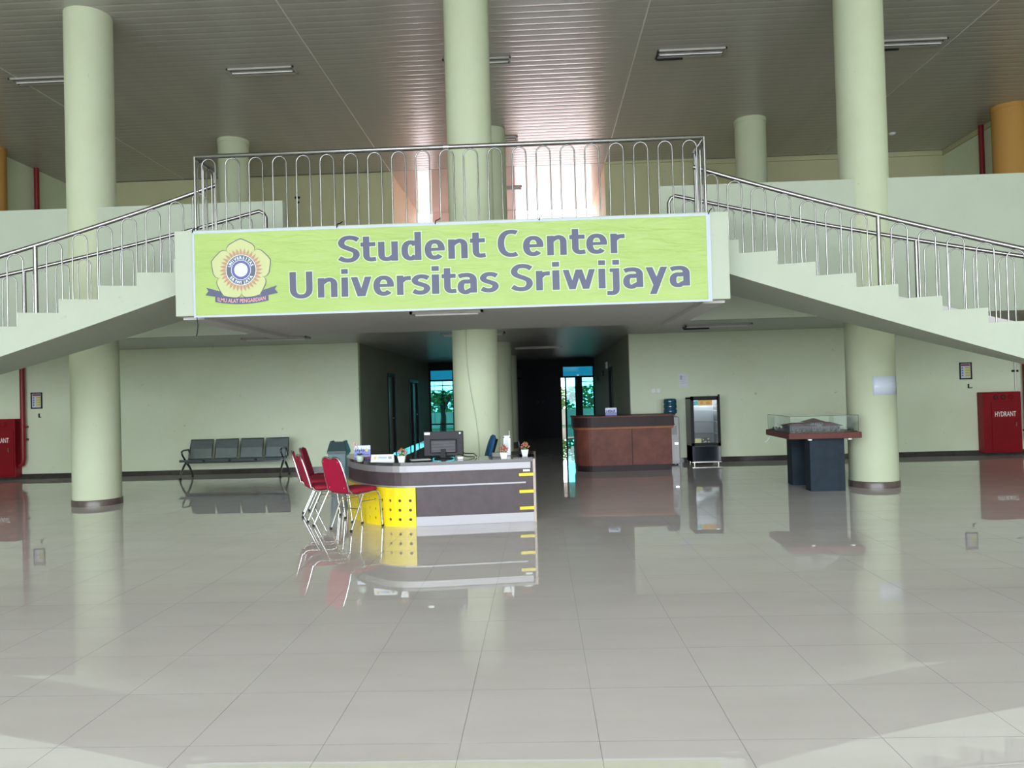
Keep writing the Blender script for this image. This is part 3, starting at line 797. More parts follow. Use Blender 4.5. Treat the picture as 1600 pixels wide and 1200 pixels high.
def notice(x, z, label):
    t = thing('framed_notice', label, 'notice', (x, BY, z), 0, 'framed safety notices')
    m = MB(); a, b = .125, .175
    m.box(-a, -.02, -b, -a+.025, -.002, b); m.box(a-.025, -.02, -b, a, -.002, b); m.box(-a, -.02, -b, a, -.002, -b+.025); m.box(-a, -.02, b-.025, a, -.002, b)
    m.build('frame', notice_navy, t)
    MB().box(-a+.02, -.010, -b+.02, a-.02, -.003, b-.02).build('sheet', mat('notice paper', (.62, .66, .78), .4), t)
    MB().box(-.09, -.012, .10, .09, -.0101, .14).build('heading', mat('plum print', (.25, .06, .12), .5), t)
    m = MB(); m2 = MB()
    for k in range(4):
        z_ = .065-k*.052; m.box(-.01, -.012, z_-.03, .09, -.0101, z_+.015); m2.box(-.08, -.012, z_-.02, -.05, -.0101, z_+.01)
        m2.box(.0, -.0135, z_-.004, .08, -.0121, z_+.004)
    m.build('yellow_fields', mat('yellow print', (.70, .66, .12), .5), t); m2.build('pictograms', mat('blue grey print', (.12, .16, .30), .5), t)
notice(-10.84, 1.68, 'framed safety notice on the wall beside the left red pipe')
notice(8.81, 1.75, 'framed safety notice on the wall left of the right hydrant cabinet')
def hook(x, z, label):
    m = MB(); m.box(x-.015, BY-.015, z-.05, x+.01, BY-.001, z+.04); m.tube([(x, BY-.01, z-.04), (x+.03, BY-.03, z-.045), (x+.06, BY-.035, z-.035)], .008, 6)
    tag(m.build('wall_hook', black), label, 'hook', 'small black wall hooks')
hook(-10.79, 1.36, 'small black hook below the left framed notice')
hook(8.86, 1.44, 'small black hook below the right framed notice')
t = MB().box(2.92, BY-.004, 1.575, 3.11, BY-.001, 1.86).build('paper_sheet', paper); tag(t, 'white printed sheet taped on the wall above the water dispenser', 'notice')
m = MB()
for k in range(5): m.box(2.95, BY-.0055, 1.80-.035*k, 3.07-.02*(k % 2), BY-.0041, 1.806-.035*k)
m.box(2.95, BY-.0055, 1.74, 2.99, BY-.0041, 1.82)
m.build('printed_lines', tpm, t, kind='stuff')
t = thing('wall_switch', 'white double switch and socket plate above the wooden counter', 'switch', (2.44, BY, 1.52))
for k in (-1, 1):
    pl_ = MB().rbox(k*.05-.042, -.014, -.04, k*.05+.042, -.001, .04, .004).build('switch_plate', white, t)
    MB().box(k*.05-.015, -.02, -.02, k*.05+.015, -.013, .02).build('rocker', white, pl_)
m = MB(); m.box(X0-5.5, UY-.012, 6.99, X0-5.36, UY-.001, 7.05); m.box(X0-5.46, UY-.012, 6.86, X0-5.38, UY-.001, 6.92)
tag(m.build('wall_socket', black), 'pair of small black sockets on the upper back wall behind the railing', 'socket')
xw = X0+CW
tag(MB().rbox(xw-.05, 21.3, 2.18, xw-.001, 21.55, 2.36, .006).build('wall_lamp', white), 'small white box lamp high on the right corridor wall', 'lamp')
for k, (y, z) in enumerate(((22.6, 2.08), (24.7, 1.98))):
    tag(MB().rbox(xw-.06, y, z-.07, xw-.001, y+.12, z+.07, .006).build('wall_speaker', black), ('nearer' if k == 0 else 'farther')+' of two small black boxes on the right corridor wall', 'speaker', 'black wall boxes')

# ================================================================== BENCH
t = thing('airport_bench', 'grey perforated steel four seat waiting bench against the left wall', 'bench', (-6.23, 15.42, 0), math.radians(.0))
t.scale = (1, 1, 1)
bs = mat('blue grey perforated steel', (.20, .24, .25), .32, .55, var=.1, vscale=9)
fr = mat('dark bench frame', (.09, .10, .10), .25, .7)
SW = .505
for k in range(4):
    xc = -.79+SW*1.045*k; 
    m = MB(); prof = [(-.24, .355), (-.255, .375), (-.235, .395), (-.1, .385), (.12, .372), (.20, .385)]
    th = .012; wv = .235
    rings = [[(xc-wv, y, z), (xc+wv, y, z), (xc+wv, y, z-th), (xc-wv, y, z-th)] for y, z in prof]
    m.loft(rings, True, False); m.build('seat', bs, t)
    m = MB(); P = [(.205, .388), (.25, .58), (.31, .76)]
    rings = [[(xc-wv+.0, y, z), (xc+wv, y, z), (xc+wv, y+.014, z), (xc-wv, y+.014, z)] for y, z in P]
    m.loft(rings, True, False)
    o = m.build('backrest', bs, t)
    m = MB(); m.tube([(xc-wv, .205, .39), (xc-wv, .245, .58), (xc-wv, .308, .765), (xc+wv, .308, .765), (xc+wv, .245, .58), (xc+wv, .205, .39)], .011, 6)
    m.build('backrest_rim', fr, o)
    m = MB(); m.tube([(xc, .262, .55), (xc, .235, .42), (xc, .20, .345), (xc, .0, .335)], .016, 6); m.build('seat_bracket', fr, t)
MB().box(-1.02, -.03, .30, 1.04, .05, .36).build('beam', fr, t)
for s_, xx_ in ((-1, -1.0), (1, 1.02)):
    for yy_ in (-.27, .28):
        m = MB(); m.tube([(xx_, 0, .33), (xx_, yy_*.45, .24), (xx_, yy_*.85, .12), (xx_, yy_, .03)], [.026, .024, .02, .018], 8); l_ = m.build('leg', chrome if yy_ < 0 else fr, t)
        MB().lathe([(.025, 0), (.025, .02), (.015, .03)], (xx_, yy_, 0), 12).build('foot', rubber, l_)
    m = MB(); m.tube([(xx_, .12, .36), (xx_, .16, .50), (xx_, .12, .575), (xx_, -.12, .575), (xx_, -.19, .55), (xx_, -.17, .49), (xx_, -.04, .37)], .018, 8)
    m.build('armrest', fr, t)

# ================================================================== RECEPTION DESK
KP = [(-.104, 9.155), (-.45, 9.106), (-.8, 9.056), (-1.15, 9.003), (-1.479, 8.965), (-1.72, 8.995), (-1.93, 9.115), (-2.11, 9.29), (-2.27, 9.515), (-2.42, 9.78), (-2.545, 10.08), (-2.62, 10.38), (-2.66, 10.7)]
def catmull(P, n=8):
    out = []
    for i in range(len(P)-1):
        p0 = Vector(P[max(i-1, 0)]); p1 = Vector(P[i]); p2 = Vector(P[i+1]); p3 = Vector(P[min(i+2, len(P)-1)])
        for k in range(n):
            q = k/n; out.append(.5*((2*p1)+(p2-p0)*q+(2*p0-5*p1+4*p2-p3)*q*q+(3*p1-p0-3*p2+p3)*q**3))
    out.append(Vector(P[-1])); return out
DP = catmull(KP, 4)
ARC = [0]
for a, b in zip(DP[:-1], DP[1:]): ARC.append(ARC[-1]+(b-a).length)
def dpos(s_, off=0.):
    """point at arc length s_ along the desk front, moved outward (towards the visitors) by off"""
    s_ = min(max(s_, 0), ARC[-1]-1e-6); i = 0
    while ARC[i+1] < s_: i += 1
    q = (s_-ARC[i])/(ARC[i+1]-ARC[i]); p_ = DP[i].lerp(DP[i+1], q)
    e0 = (DP[min(i+1, len(DP)-1)]-DP[max(i-0, 0)]).normalized(); e1 = (DP[min(i+2, len(DP)-1)]-DP[min(i+1, len(DP)-2)]).normalized()
    tt = (e0.lerp(e1, q)).normalized(); nn = Vector((-tt.y, tt.x))   # path runs right to left, outward = towards camera
    if nn.y > 0 and s_ < 1: nn = -nn
    nn = Vector((tt.y, -tt.x)) if Vector((tt.y, -tt.x)).dot(Vector((-1, -1.2))) > 0 else -Vector((tt.y, -tt.x))
    return p_+nn*off
def sweep(s0, s1, o0, o1, z0, z1, n=40):
    m = MB(); rings = []
    for i in range(n+1):
        s_ = s0+(s1-s0)*i/n; a = dpos(s_, o0); b = dpos(s_, o1)
        rings.append([(a.x, a.y, z0), (b.x, b.y, z0), (b.x, b.y, z1), (a.x, a.y, z1)])
    m.loft(rings, True, False); return m
S1 = 1.39; SE = ARC[-1]
desk = thing('reception_desk', 'curved dark laminate reception desk with yellow perforated panel', 'desk', (0, 0, 0))
sweep(0, SE, -.03, 0, 0.0, .715).build('front_panel', darkwood, desk)
sweep(0, SE, -.60, .02, .715, .75).build('worktop', desktop, desk)
sweep(0.03, SE, 0, .012, .635, .71).build('metal_band', alu, desk, label='bright metal band along the top edge')
sweep(.09, SE, 0, .010, .458, .476).build('metal_strip', alu, desk, label='thin bright metal strip')
sweep(.0, S1, 0, .010, .002, .112).build('kick_plate', alu, desk, label='metal kick plate')
for z in (.545, .345, .148):
    sweep(-.0, .17, 0, .03, z, z+.035, 2).build('yellow_peg', yellow, desk, label='short yellow bar')
sweep(.04, .12, 0.012, .014, .598, .622, 2).build('label_sticker', white, desk)
# yellow panel with real round holes
m = MB(); cell = .125; s0 = S1; z0p, z1p = .0, .455
ncol = int((SE-s0)/cell); hz = (.085, .195, .305)
def ypan(s_, z, o): a = dpos(s_, o); return (a.x, a.y, z)
zr = [.0, .03, .14, .25, .36, .455]
for cidx in range(ncol+1):
    sa = s0+cidx*cell; sb = min(sa+cell, SE); 
    for (za, zb, hole) in ((0, .03, 0), (.03, .14, 1), (.14, .25, 1), (.25, .36, 1), (.36, .455, 0)):
        if sb-sa < .02: continue
        if not hole:
            m.add([ypan(sa, za, .02), ypan(sb, za, .02), ypan(sb, zb, .02), ypan(sa, zb, .02)], [(0, 1, 2, 3)]); continue
        sc2 = (sa+sb)/2; zc2 = (za+zb)/2; nseg = 16; outer = []; inner = []; inn2 = []
        for k in range(nseg):
            a = 2*PI*k/nseg+PI/4; ca, sa_ = cos(a), sin(a); q = 1/max(abs(ca), abs(sa_))
            outer.append(ypan(sc2+(sb-sa)/2*ca*q, zc2+(zb-za)/2*sa_*q, .02)); inner.append(ypan(sc2+.018*ca, zc2+.018*sa_, .02)); inn2.append(ypan(sc2+.018*ca, zc2+.018*sa_, .004))
        vs = outer+inner+inn2
        m.add(vs, [(k, (k+1) % nseg, nseg+(k+1) % nseg, nseg+k) for k in range(nseg)]+[(nseg+k, nseg+(k+1) % nseg, 2*nseg+(k+1) % nseg, 2*nseg+k) for k in range(nseg)])
a = ypan(s0, 0, .02); b = ypan(s0, 0, .002); a2 = ypan(s0, .455, .02); b2 = ypan(s0, .455, .002)
m.add([a, b, b2, a2], [(0, 1, 2, 3)])
q_ = sweep(s0, SE, .002, .02, .4545, .456); m.add(q_.v, q_.f)
m.build('perforated_panel', yellow, desk, label='bright yellow panel with rows of round holes')
# right end return
MB().box(-.104, 9.14, 0, -.075, 10.35, .745).build('end_panel', beige, desk)
MB().box(-.40, 9.76, .715, -.106, 10.35, .75).build('return_top', darkwood, desk)
MB().box(-.34, 9.22, .7505, -.09, 9.68, .757).build('glass_top', mat('black glass plate', (.03, .03, .035), .04), desk)
TZ = .7505

# things on the desk
foliage = [mat('leaf green mid', (.07, .18, .035), .5), mat('flower red', (.55, .05, .05), .5), mat('flower coral', (.65, .22, .13), .5), mat('flower lilac', (.55, .30, .36), .5)]
def flower_pot(x, y, z, label, sq=True, s_=1., orchid=False, seed=1):
    rnd = random.Random(seed)
    t = thing('flower_pot', label, 'potted flowers', (x, y, z), 0, 'small potted artificial flowers')
    m = MB()
    if not orchid:
        m.loft([[(a*r_, b*r_, zz) for a, b in ((-1, -1), (1, -1), (1, 1), (-1, 1))] for r_, zz in ((.027*s_, 0), (.040*s_, .066*s_), (.036*s_, .066*s_), (.034*s_, .058*s_))], True, False)
        m.build('pot', white, t)
        top = .066*s_
        cols = [MB(), MB(), MB(), MB()]
        for k in range(90):
            a = rnd.uniform(0, 2*PI); el = rnd.uniform(-.1, 1.5); rr = .048*s_*rnd.uniform(.55, 1.05)
            c = Vector((rr*cos(a)*cos(el), rr*sin(a)*cos(el), top+.018+rr*sin(el)*1.25)); q = rnd.random(); ci = 0 if q < .5 else (1 if q < .72 else (2 if q < .9 else 3))
            sz = (.010 if ci == 0 else .009)*s_
            if ci == 0:
                M_ = Matrix.Translation(c) @ Matrix.Rotation(a, 4, 'Z') @ Matrix.Rotation(-el, 4, 'Y')
                cols[0].add([M_ @ Vector(v) for v in ((0, -sz*.6, 0), (sz*1.4, 0, sz*.4), (0, sz*.6, 0), (-sz*1.2, 0, -sz*.3))], [(0, 1, 2), (0, 2, 3)])
            else: cols[ci].ell(c, (sz, sz, sz*.8), 6, 4)
        cols[0].lathe([(.028*s_, top-.004), (.03*s_, top+.012), (.01*s_, top+.03)], n=8)
        cols[0].build('foliage', foliage[0], t)
        for i, nm in ((1, 'red_blossoms'), (2, 'coral_blossoms'), (3, 'pink_blossoms')):
            if cols[i].v: cols[i].build(nm, foliage[i], t)
    else:
        m.lathe([(.030, 0), (.036, .01), (.043, .03), (.045, .075), (.040, .075), (.038, .066)], n=20); m.build('pot', mat('mint ceramic', (.50, .62, .52), .3), t)
        m = MB()
        for k in range(6):
            a = 2*PI*k/6+.3
            m.add([(0, 0, .07), (.04*cos(a)-.012*sin(a), .04*sin(a)+.012*cos(a), .10), (.085*cos(a), .085*sin(a), .093), (.04*cos(a)+.012*sin(a), .04*sin(a)-.012*cos(a), .098)], [(0, 1, 2, 3)])
        m.build('leaves', mat('dark orchid leaf', (.015, .04, .02), .4), t)
        MB().tube([(0, 0, .07), (-.01, 0, .14), (-.03, 0, .19), (-.05, 0, .215)], .003, 5).build('stem', leafg, t)
        m = MB()
        for k in range(9):
            c = (-.055+rnd.uniform(-.022, .03), rnd.uniform(-.02, .02), .205+rnd.uniform(-.045, .035)); m.ell(c, (.013, .009, .012), 6, 4)
        m.build('blossoms', mat('pale pink blossom', (.68, .42, .42), .5), t)
    return t
flower_pot(-2.20, 9.26, TZ, 'mint round pot with pink orchid on the left end of the desk', orchid=True, seed=3)
flower_pot(-1.645, 9.03, TZ, 'white pot with red and green flowers right of the white name board', s_=1.15, seed=4)
flower_pot(-.445, 9.17, TZ, 'white pot with coral flowers in front of the white dispenser box', s_=1.15, seed=5)
flower_pot(-.20, 9.46, TZ+.007, 'white pot with pink flowers on the right corner of the desk', s_=1.15, seed=6)
# blue card stand
t = thing('card_stand', 'upright blue and white card with yellow crest on the desk left end', 'card', (-2.33, 9.95, TZ), .12)
Mt = Matrix.Rotation(-.12, 4, 'X')
def cardbox(*a, M_=Mt): return MB().box(*a, M=M_)
cardbox(-.105, 0, 0, .105, .004, .155).build('card', mat('card blue', (.16, .20, .58), .4), t)
cardbox(-.103, -.001, .10, .103, 0, .153).build('card_top', mat('card pale', (.62, .68, .88), .4), t)
m = MB()
for k in range(7): m.box(-.09+.023*k, -.0022, .07+.01*(k % 2), -.078+.023*k, -.001, .115-.006*(k % 3), M=Mt)
m.box(-.095, -.0022, .03, .09, -.001, .038, M=Mt)
m.build('card_print', mat('navy print', (.02, .03, .16), .5), t)
mm = MB(); mm.prism([(.055+.02*cos(2*PI*k/12), .095+.024*sin(2*PI*k/12)) for k in range(12)], .001, .0032, M=Mt @ Matrix(((1,0,0,0),(0,0,-1,0),(0,1,0,0),(0,0,0,1)))); mm.build('crest', mat('gold print', (.62, .55, .18), .5), t)
m = MB(); m.box(-.09, .0, 0, .09, .07, .003); m.build('stand_base', clear, t)
for k, (c, lb) in enumerate((((.05, .12, .35), 'blue folder lying under the card stand'), ((.40, .07, .06), 'red folder stacked on the blue one by the card stand'))):
    o = MB().rbox(-.11, -.07, 0, .11, .07, .014, .002).build('document_folder', mat('folder %s' % lb.split()[0], c, .5), loc=(-2.12, 9.62, TZ+.0145*k), rz=.4+.1*k); tag(o, lb, 'folder', 'folders on the desk')
# name board
t = thing('name_board', 'white tent shaped name board with blue print on the desk', 'sign', (-1.90, 9.16, TZ), .02)
m = MB(); m.loft([[(-.14, -.035, 0), (.14, -.035, 0), (.14, .035, 0), (-.14, .035, 0)], [(-.135, -.004, .088), (.135, -.004, .088), (.135, .004, .088), (-.135, .004, .088)]], True, False); m.build('board', white, t)
Mn = Matrix.Translation((0, -.0365, 0)) @ Matrix.Rotation(-math.atan2(.031, .088), 4, 'X')
m = MB(); m.box(-.05, 0, .055, .05, .001, .066, M=Mn); m.box(-.06, 0, .038, .05, .001, .046, M=Mn); m.box(-.13, 0, .010, .13, .001, .013, M=Mn); m.build('print', mat('pale blue print lines', (.25, .40, .60), .5), t)
MB().box(-.105, 0, .035, -.075, .001, .070, M=Mn).build('crest', mat('gold print', (.62, .55, .18), .5), t)
MB().box(.07, 0, .035, .11, .001, .068, M=Mn).build('grey_square', mat('grey print', (.35, .36, .38), .5), t)
# monitor seen from behind
t = thing('computer_monitor', 'black flat monitor seen from behind on the reception desk', 'monitor', (-1.195, 9.42, TZ), -.05)
t.scale = (.98, 1, 1)
mb = mat('monitor back plastic', (.03, .03, .036), .45, spec=.2)
m = MB(); m.rbox(-.25, -.012, .035, .25, .02, .335, .006); m.build('screen_housing', mb, t)
m = MB(); m.rbox(-.17, -.035, .07, .17, -.010, .24, .012); hb = m.build('back_cover', mb, t)
m = MB()
for k in range(10): m.box(-.15, -.0375, .085+.014*k, .15, -.0345, .089+.014*k)
m.build('vent_ribs', mat('vent grey', (.10, .10, .11), .3), hb)
MB().box(-.24, -.0145, .295, -.17, -.0125, .325).build('sticker', white, t); MB().box(.20, -.0145, .30, .22, -.0125, .32).build('sticker', white, t)
m = MB(); m.box(-.03, -.05, .0, .03, -.034, .12); m.build('stand_neck', black, t)
MB().lathe([(.12, 0), (.12, .008), (.04, .014)], (0, -.02, 0), 24).build('stand_foot', black, t)
m = MB(); m.tube([(-.80+.0, 9.52, TZ+.01), (-.83, 9.45, TZ+.05), (-.93, 9.38, TZ+.06), (-1.0, 9.42, TZ+.09)], .006, 6)
m.tube([(-.82, 9.45, TZ+.008), (-.90, 9.36, TZ+.02), (-1.02, 9.36, TZ+.05)], .006, 6)
tag(m.build('monitor_cable', black), 'black cables looping from the right of the monitor', 'cable')
o = MB().rbox(-.035, -.02, 0, .035, .02, .028, .004).build('cable_adapter', white, loc=(-.98, 9.30, TZ)); tag(o, 'small white adapter lying right of the monitor foot', 'adapter')
o = MB().box(-.12, -.08, 0, .12, .08, .004).build('loose_papers', paper, loc=(-1.48, 9.35, TZ), rz=.3); tag(o, 'loose sheets of paper left of the monitor', 'paper')
o = MB().rbox(-.06, -.05, 0, .06, .05, .05, .006).build('card_box', mat('grey card box', (.25, .25, .24), .6), loc=(-.55, 9.52, TZ), rz=.2); tag(o, 'small grey box on the desk left of the white dispenser', 'box')
t = thing('hand_sanitizer_stand', 'upright white dispenser box with thin rod behind the desk flowers', 'dispenser', (-.425, 9.66, TZ))
MB().rbox(-.045, -.03, .0, .045, .03, .25, .008).build('housing', white, t)
MB().box(-.03, -.0325, .08, .02, -.0295, .20).build('front_window', mat('dispenser window', (.55, .58, .60), .2), t)
for s_ in (-1, 1): MB().box(s_*.04-.008, -.034, .222, s_*.04+.008, -.029, .236).build('latch', black, t)
MB().tube([(.03, 0, .25), (.03, 0, .31)], .004, 6).build('rod', white, t)

# office chair
t = thing('office_chair', 'blue office chair behind the reception desk', 'chair', (-.97, 10.62, 0), math.radians(100))
bluef = mat('royal blue fabric', (.01, .09, .24), .7, bump=.2, bscale=200)
m = MB(); Mx = Matrix.Translation((0, -.20, .56)) @ Matrix.Rotation(.30, 4, 'X')
rings = []
for z, w2, th in ((0, .15, .02), (.03, .19, .035), (.15, .21, .045), (.30, .21, .045), (.39, .18, .035), (.42, .12, .015)):
    rings.append([Mx @ Vector((w2*cos(a)*(1 if abs(cos(a)) < .9 else 1), th*sin(a), z)) for a in [2*PI*k/16 for k in range(16)]])
MB().loft(rings).build('backrest', bluef, t)
MB().rbox(-.13, -.06, .02, .13, -.045, .38, .01, M=Mx).build('back_shell', black, t)
MB().rbox(-.23, -.20, .43, .23, .24, .50, .025).build('seat', bluef, t)
MB().tube([(0, -.18, .42), (0, -.26, .46), (0, -.25, .62)], .02, 8).build('back_bracket', black, t)
MB().tube([(0, 0, .10), (0, 0, .43)], .025, 10).build('gas_column', steel_dk, t)
for k in range(5):
    a = 2*PI*k/5
    l_ = MB().tube([(0, 0, .12), (.15*cos(a), .15*sin(a), .10), (.28*cos(a), .28*sin(a), .075)], [.03, .024, .018], 8).build('base_arm', black, t)
    MB().ell((.28*cos(a), .28*sin(a), .031), (.03, .03, .03), 10, 6).build('castor', rubber, l_)

# ================================================================== BANQUET CHAIRS
def banquet_chair(label):
    t = thing('banquet_chair', label, 'chair', (0, 0, 0), 0, 'red banquet chairs at the reception desk')
    # seat cushion
    def sup(w2, y0, y1, z, n_=20, e=.35):
        out = []
        for k in range(n_):
            a = 2*PI*k/n_; ca, sa = cos(a), sin(a)
            out.append((w2*math.copysign(abs(ca)**e, ca), (y0+y1)/2+(y1-y0)/2*math.copysign(abs(sa)**e, sa), z))
        return out
    MB().loft([sup(.155, -.16, .20, .425), sup(.185, -.185, .225, .432), sup(.195, -.195, .235, .455), sup(.185, -.185, .225, .480), sup(.14, -.14, .18, .490)]).build('seat', redfab, t)
    # backrest: tapering padded panel with a notch at the top
    P0 = Vector((0, -.215, .46)); P1 = Vector((0, -.325, .845))
    def bk(v, x, off): p_ = P0.lerp(P1, v); nn = Vector((0, -(P1.z-P0.z), (P1.y-P0.y))).normalized(); return (x, p_.y-nn.y*off*-1, p_.z+nn.z*off)
    outline = [(-.168, 0), (-.172, .3), (-.165, .6), (-.150, .88), (-.130, .965), (-.095, .995), (-.040, .985), (-.022, .955), (.022, .955), (.040, .985), (.095, .995), (.130, .965), (.150, .88), (.165, .6), (.172, .3), (.168, 0)]
    front = [bk(v, x*.96, -.028) for x, v in outline]; mid = [bk(v, x, -.010) for x, v in outline]; back = [bk(v, x, .012) for x, v in outline]
    b_o = MB().loft([back, mid, front], True, False).build('backrest', redfab2, t)
    m = MB()
    for x, v in ((-.13, .90), (.13, .90), (-.13, .12), (.13, .12)):
        c = bk(v, x, .0125); m.ell(c, (.006, .003, .006), 6, 4)
    m.build('rivets', mat('gold rivet', (.75, .55, .2), .3, .8), b_o, kind='stuff')
    # side frames
    for s_ in (-1, 1):
        x = s_*.185
        fl_ = MB().tube([(s_*.185, .27, .012), (s_*.185, .235, .36), (x, .21, .415), (x, .16, .432)], .0115, 8).build('leg', chrome, t)
        MB().lathe([(.015, 0), (.015, .022), (.012, .03)], (s_*.185, .272, 0), 10).build('foot', rubber, fl_)
        rl = MB().tube([(s_*.182, -.195, .012), (s_*.182, -.02, .39), (s_*.182, .0, .425)], .0115, 8).build('leg', chrome, t)
        MB().lathe([(.015, 0), (.015, .022), (.012, .03)], (s_*.182, -.197, 0), 10).build('foot', rubber, rl)
        MB().tube([(x, .17, .432), (x, -.12, .418), (x, -.17, .43), (x, -.20, .47)], .0115, 8).build('seat_rail', chrome, t)
    pts = []
    for x, v in [(-.182, .0), (-.186, .3), (-.178, .6), (-.162, .88), (-.138, .985), (-.095, 1.02), (-.042, 1.01), (-.022, .975), (.022, .975), (.042, 1.01), (.095, 1.02), (.138, .985), (.162, .88), (.178, .6), (.186, .3), (.182, .0)]:
        pts.append(bk(v, x, -.004))
    MB().tube(pts, .0115, 8).build('back_frame', chrome, t)
    MB().tube([(-.182, -.085, .25), (.182, -.085, .25)], .006, 6).build('stretcher', chrome, t)
    for s_ in (-1, 1): MB().tube([(s_*.185, .243, .33), (s_*.184, -.05, .33)], .006, 6).build('stretcher', chrome, t)
    return t
def chair_from_feet(rr, fr_):
    """rear right foot and front right foot on the floor -> centre and heading"""
    rr = Vector(rr); fr_ = Vector(fr_); fw = (fr_-rr).normalized(); rt = Vector((fw.y, -fw.x))
    c = rr + fw*.197 - rt*.182
    return (c.x, c.y, 0), math.atan2(-fw.x, fw.y)
c1 = banquet_chair('red banquet chair nearest the camera, seat against the yellow panel')
l_, rz = chair_from_feet((-2.149, 8.69), (-1.876, 9.05)); c1.location = (l_[0]-.03, l_[1]-.03, 0); c1.rotation_euler.z = rz
for (rr, ff), lb in zip((((-2.745, 9.12), (-2.36, 9.32)), ((-3.09, 9.82), (-2.66, 9.95)), ((-3.19, 10.42), (-2.78, 10.45))),
        ('second red banquet chair from the camera, turned sideways left of the yellow panel', 'third red banquet chair, almost hidden behind the second one', 'red banquet chair farthest back, beside the grey waste bin')):
    l_, rz = chair_from_feet(rr, ff); dup(c1, l_, rz, lb)

# waste bin
t = thing('waste_bin', 'grey blue plastic waste bin with dark gabled lid behind the red chairs', 'bin', (-3.42, 12.9, 0))
bb = mat('grey blue plastic', (.16, .24, .28), .4)
m = MB(); m.loft([[(a*r_, b*r_*.9, z) for a, b in ((-1, -1), (1, -1), (1, 1), (-1, 1))] for r_, z in ((.11, 0), (.15, .60), (.155, .61))], True, False); m.build('bin_body', bb, t, bevel=.01)
m = MB(); m.loft([[(-.165, -.15, .61), (.165, -.15, .61), (.165, .15, .61), (-.165, .15, .61)], [(-.165, -.15, .65), (.165, -.15, .65), (.165, .15, .65), (-.165, .15, .65)], [(-.13, -.09, .80), (.13, -.09, .80), (.13, .09, .80), (-.13, .09, .80)]], True, False)
lid = m.build('lid', mat('dark teal plastic', (.03, .06, .065), .4), t, bevel=.01)
m = MB(); m.box(-.12, -.11, .80, -.10, .11, .82); m.box(.10, -.11, .80, .12, .11, .82); m.build('lid_ridge', MATS['dark teal plastic'], lid)
m = MB(); m.box(-.11, -.136, .05, -.10, -.120, .56); m.box(.0, -.137, .05, .01, -.120, .56); m.build('body_rib', bb, t)

# ================================================================== WOODEN COUNTER
t = thing('wooden_counter', 'red brown wooden counter with rounded left corner and dark upper band', 'counter', (0, 0, 0))
def counter_outline(e):
    P = [(2.50+e, 15.62), (2.50+e, 14.78-e), (1.02, 14.71-e)]
    for k in range(1, 11):
        a = PI/2*k/10; P.append((1.02-(.35+e)*sin(a), 15.06-(.35+e)*cos(a)))
    P.append((.67-e, 15.62)); return P[::-1]
def ring_prism(e, z0, z1, thick=.05):
    m = MB(); m.prism(counter_outline(e), z0, z1); return m
ring_prism(-.015, 0, .115).build('plinth', darkband, t)
ring_prism(.0, .115, .80).build('body', redwood, t)
ring_prism(.03, .80, .85).build('moulding', redwood2, t, bevel=.006)
ring_prism(.045, .85, 1.035).build('upper_band', darkband, t)
ring_prism(.065, 1.035, 1.06).build('counter_top', redwood, t, bevel=.004)
MB().box(1.74, 14.725, .118, 1.748, 14.75, .798).build('panel_joint', darkband, t)
t = thing('card_stand', 'small white and blue card standing on the wooden counter', 'card', (1.38, 15.0, 1.0605), .0)
MB().box(-.11, 0, 0, .11, .004, .15, M=Mt).build('card', mat('card pale', (.62, .68, .88), .4), t)
MB().box(-.11, -.001, .0, .11, 0, .06, M=Mt).build('card_band', mat('card blue', (.16, .20, .58), .4), t)
m = MB()
for k in range(6): m.box(-.09+.03*k, -.0022, .055+.008*(k % 2), -.07+.03*k, -.0011, .10+.006*(k % 3), M=Mt)
m.build('card_print', MATS['navy print'], t)
MB().box(-.10, .0, 0, .10, .06, .003).build('stand_base', clear, t)

# water dispenser with bottle
t = thing('water_dispenser', 'pale grey water dispenser beside the wooden counter', 'dispenser', (2.665, 15.86, 0))
wg = mat('pale grey plastic', (.50, .50, .50), .35)
m = MB(); m.rbox(-.155, -.15, .02, .155, .16, .98, .02); m.build('body', wg, t)
MB().box(-.10, -.153, .62, .10, -.149, .80).build('recess', mat('dispenser recess', (.22, .22, .23), .3), t)
for x in (-.04, .04):
    MB().tube([(x, -.15, .84), (x, -.19, .84), (x, -.19, .80)], .012, 8).build('tap', chrome, t)
MB().box(.05, -.153, .42, .12, -.149, .455).build('handle', chrome, t)
MB().box(-.11, -.152, .10, .13, -.149, .50).build('cabinet_door', mat('pale grey door', (.55, .55, .56), .3), t)
for x in (-.1, .1): MB().lathe([(.02, 0), (.02, .022)], (x, -.1, 0), 10).build('foot', black, t)
b_ = thing('water_bottle', 'dark blue gallon bottle upside down on the water dispenser', 'bottle', (2.665, 15.86, .981))
wb = mat('dark blue bottle plastic', (.015, .075, .12), .12, coat=.5)
MB().lathe([(.03, 0), (.035, .015), (.11, .05), (.135, .075), (.135, .14), (.125, .15), (.125, .165), (.135, .175), (.135, .24), (.125, .25), (.125, .265), (.135, .275), (.132, .345), (.115, .365), (.05, .368)], n=28).build('bottle_body', wb, b_)

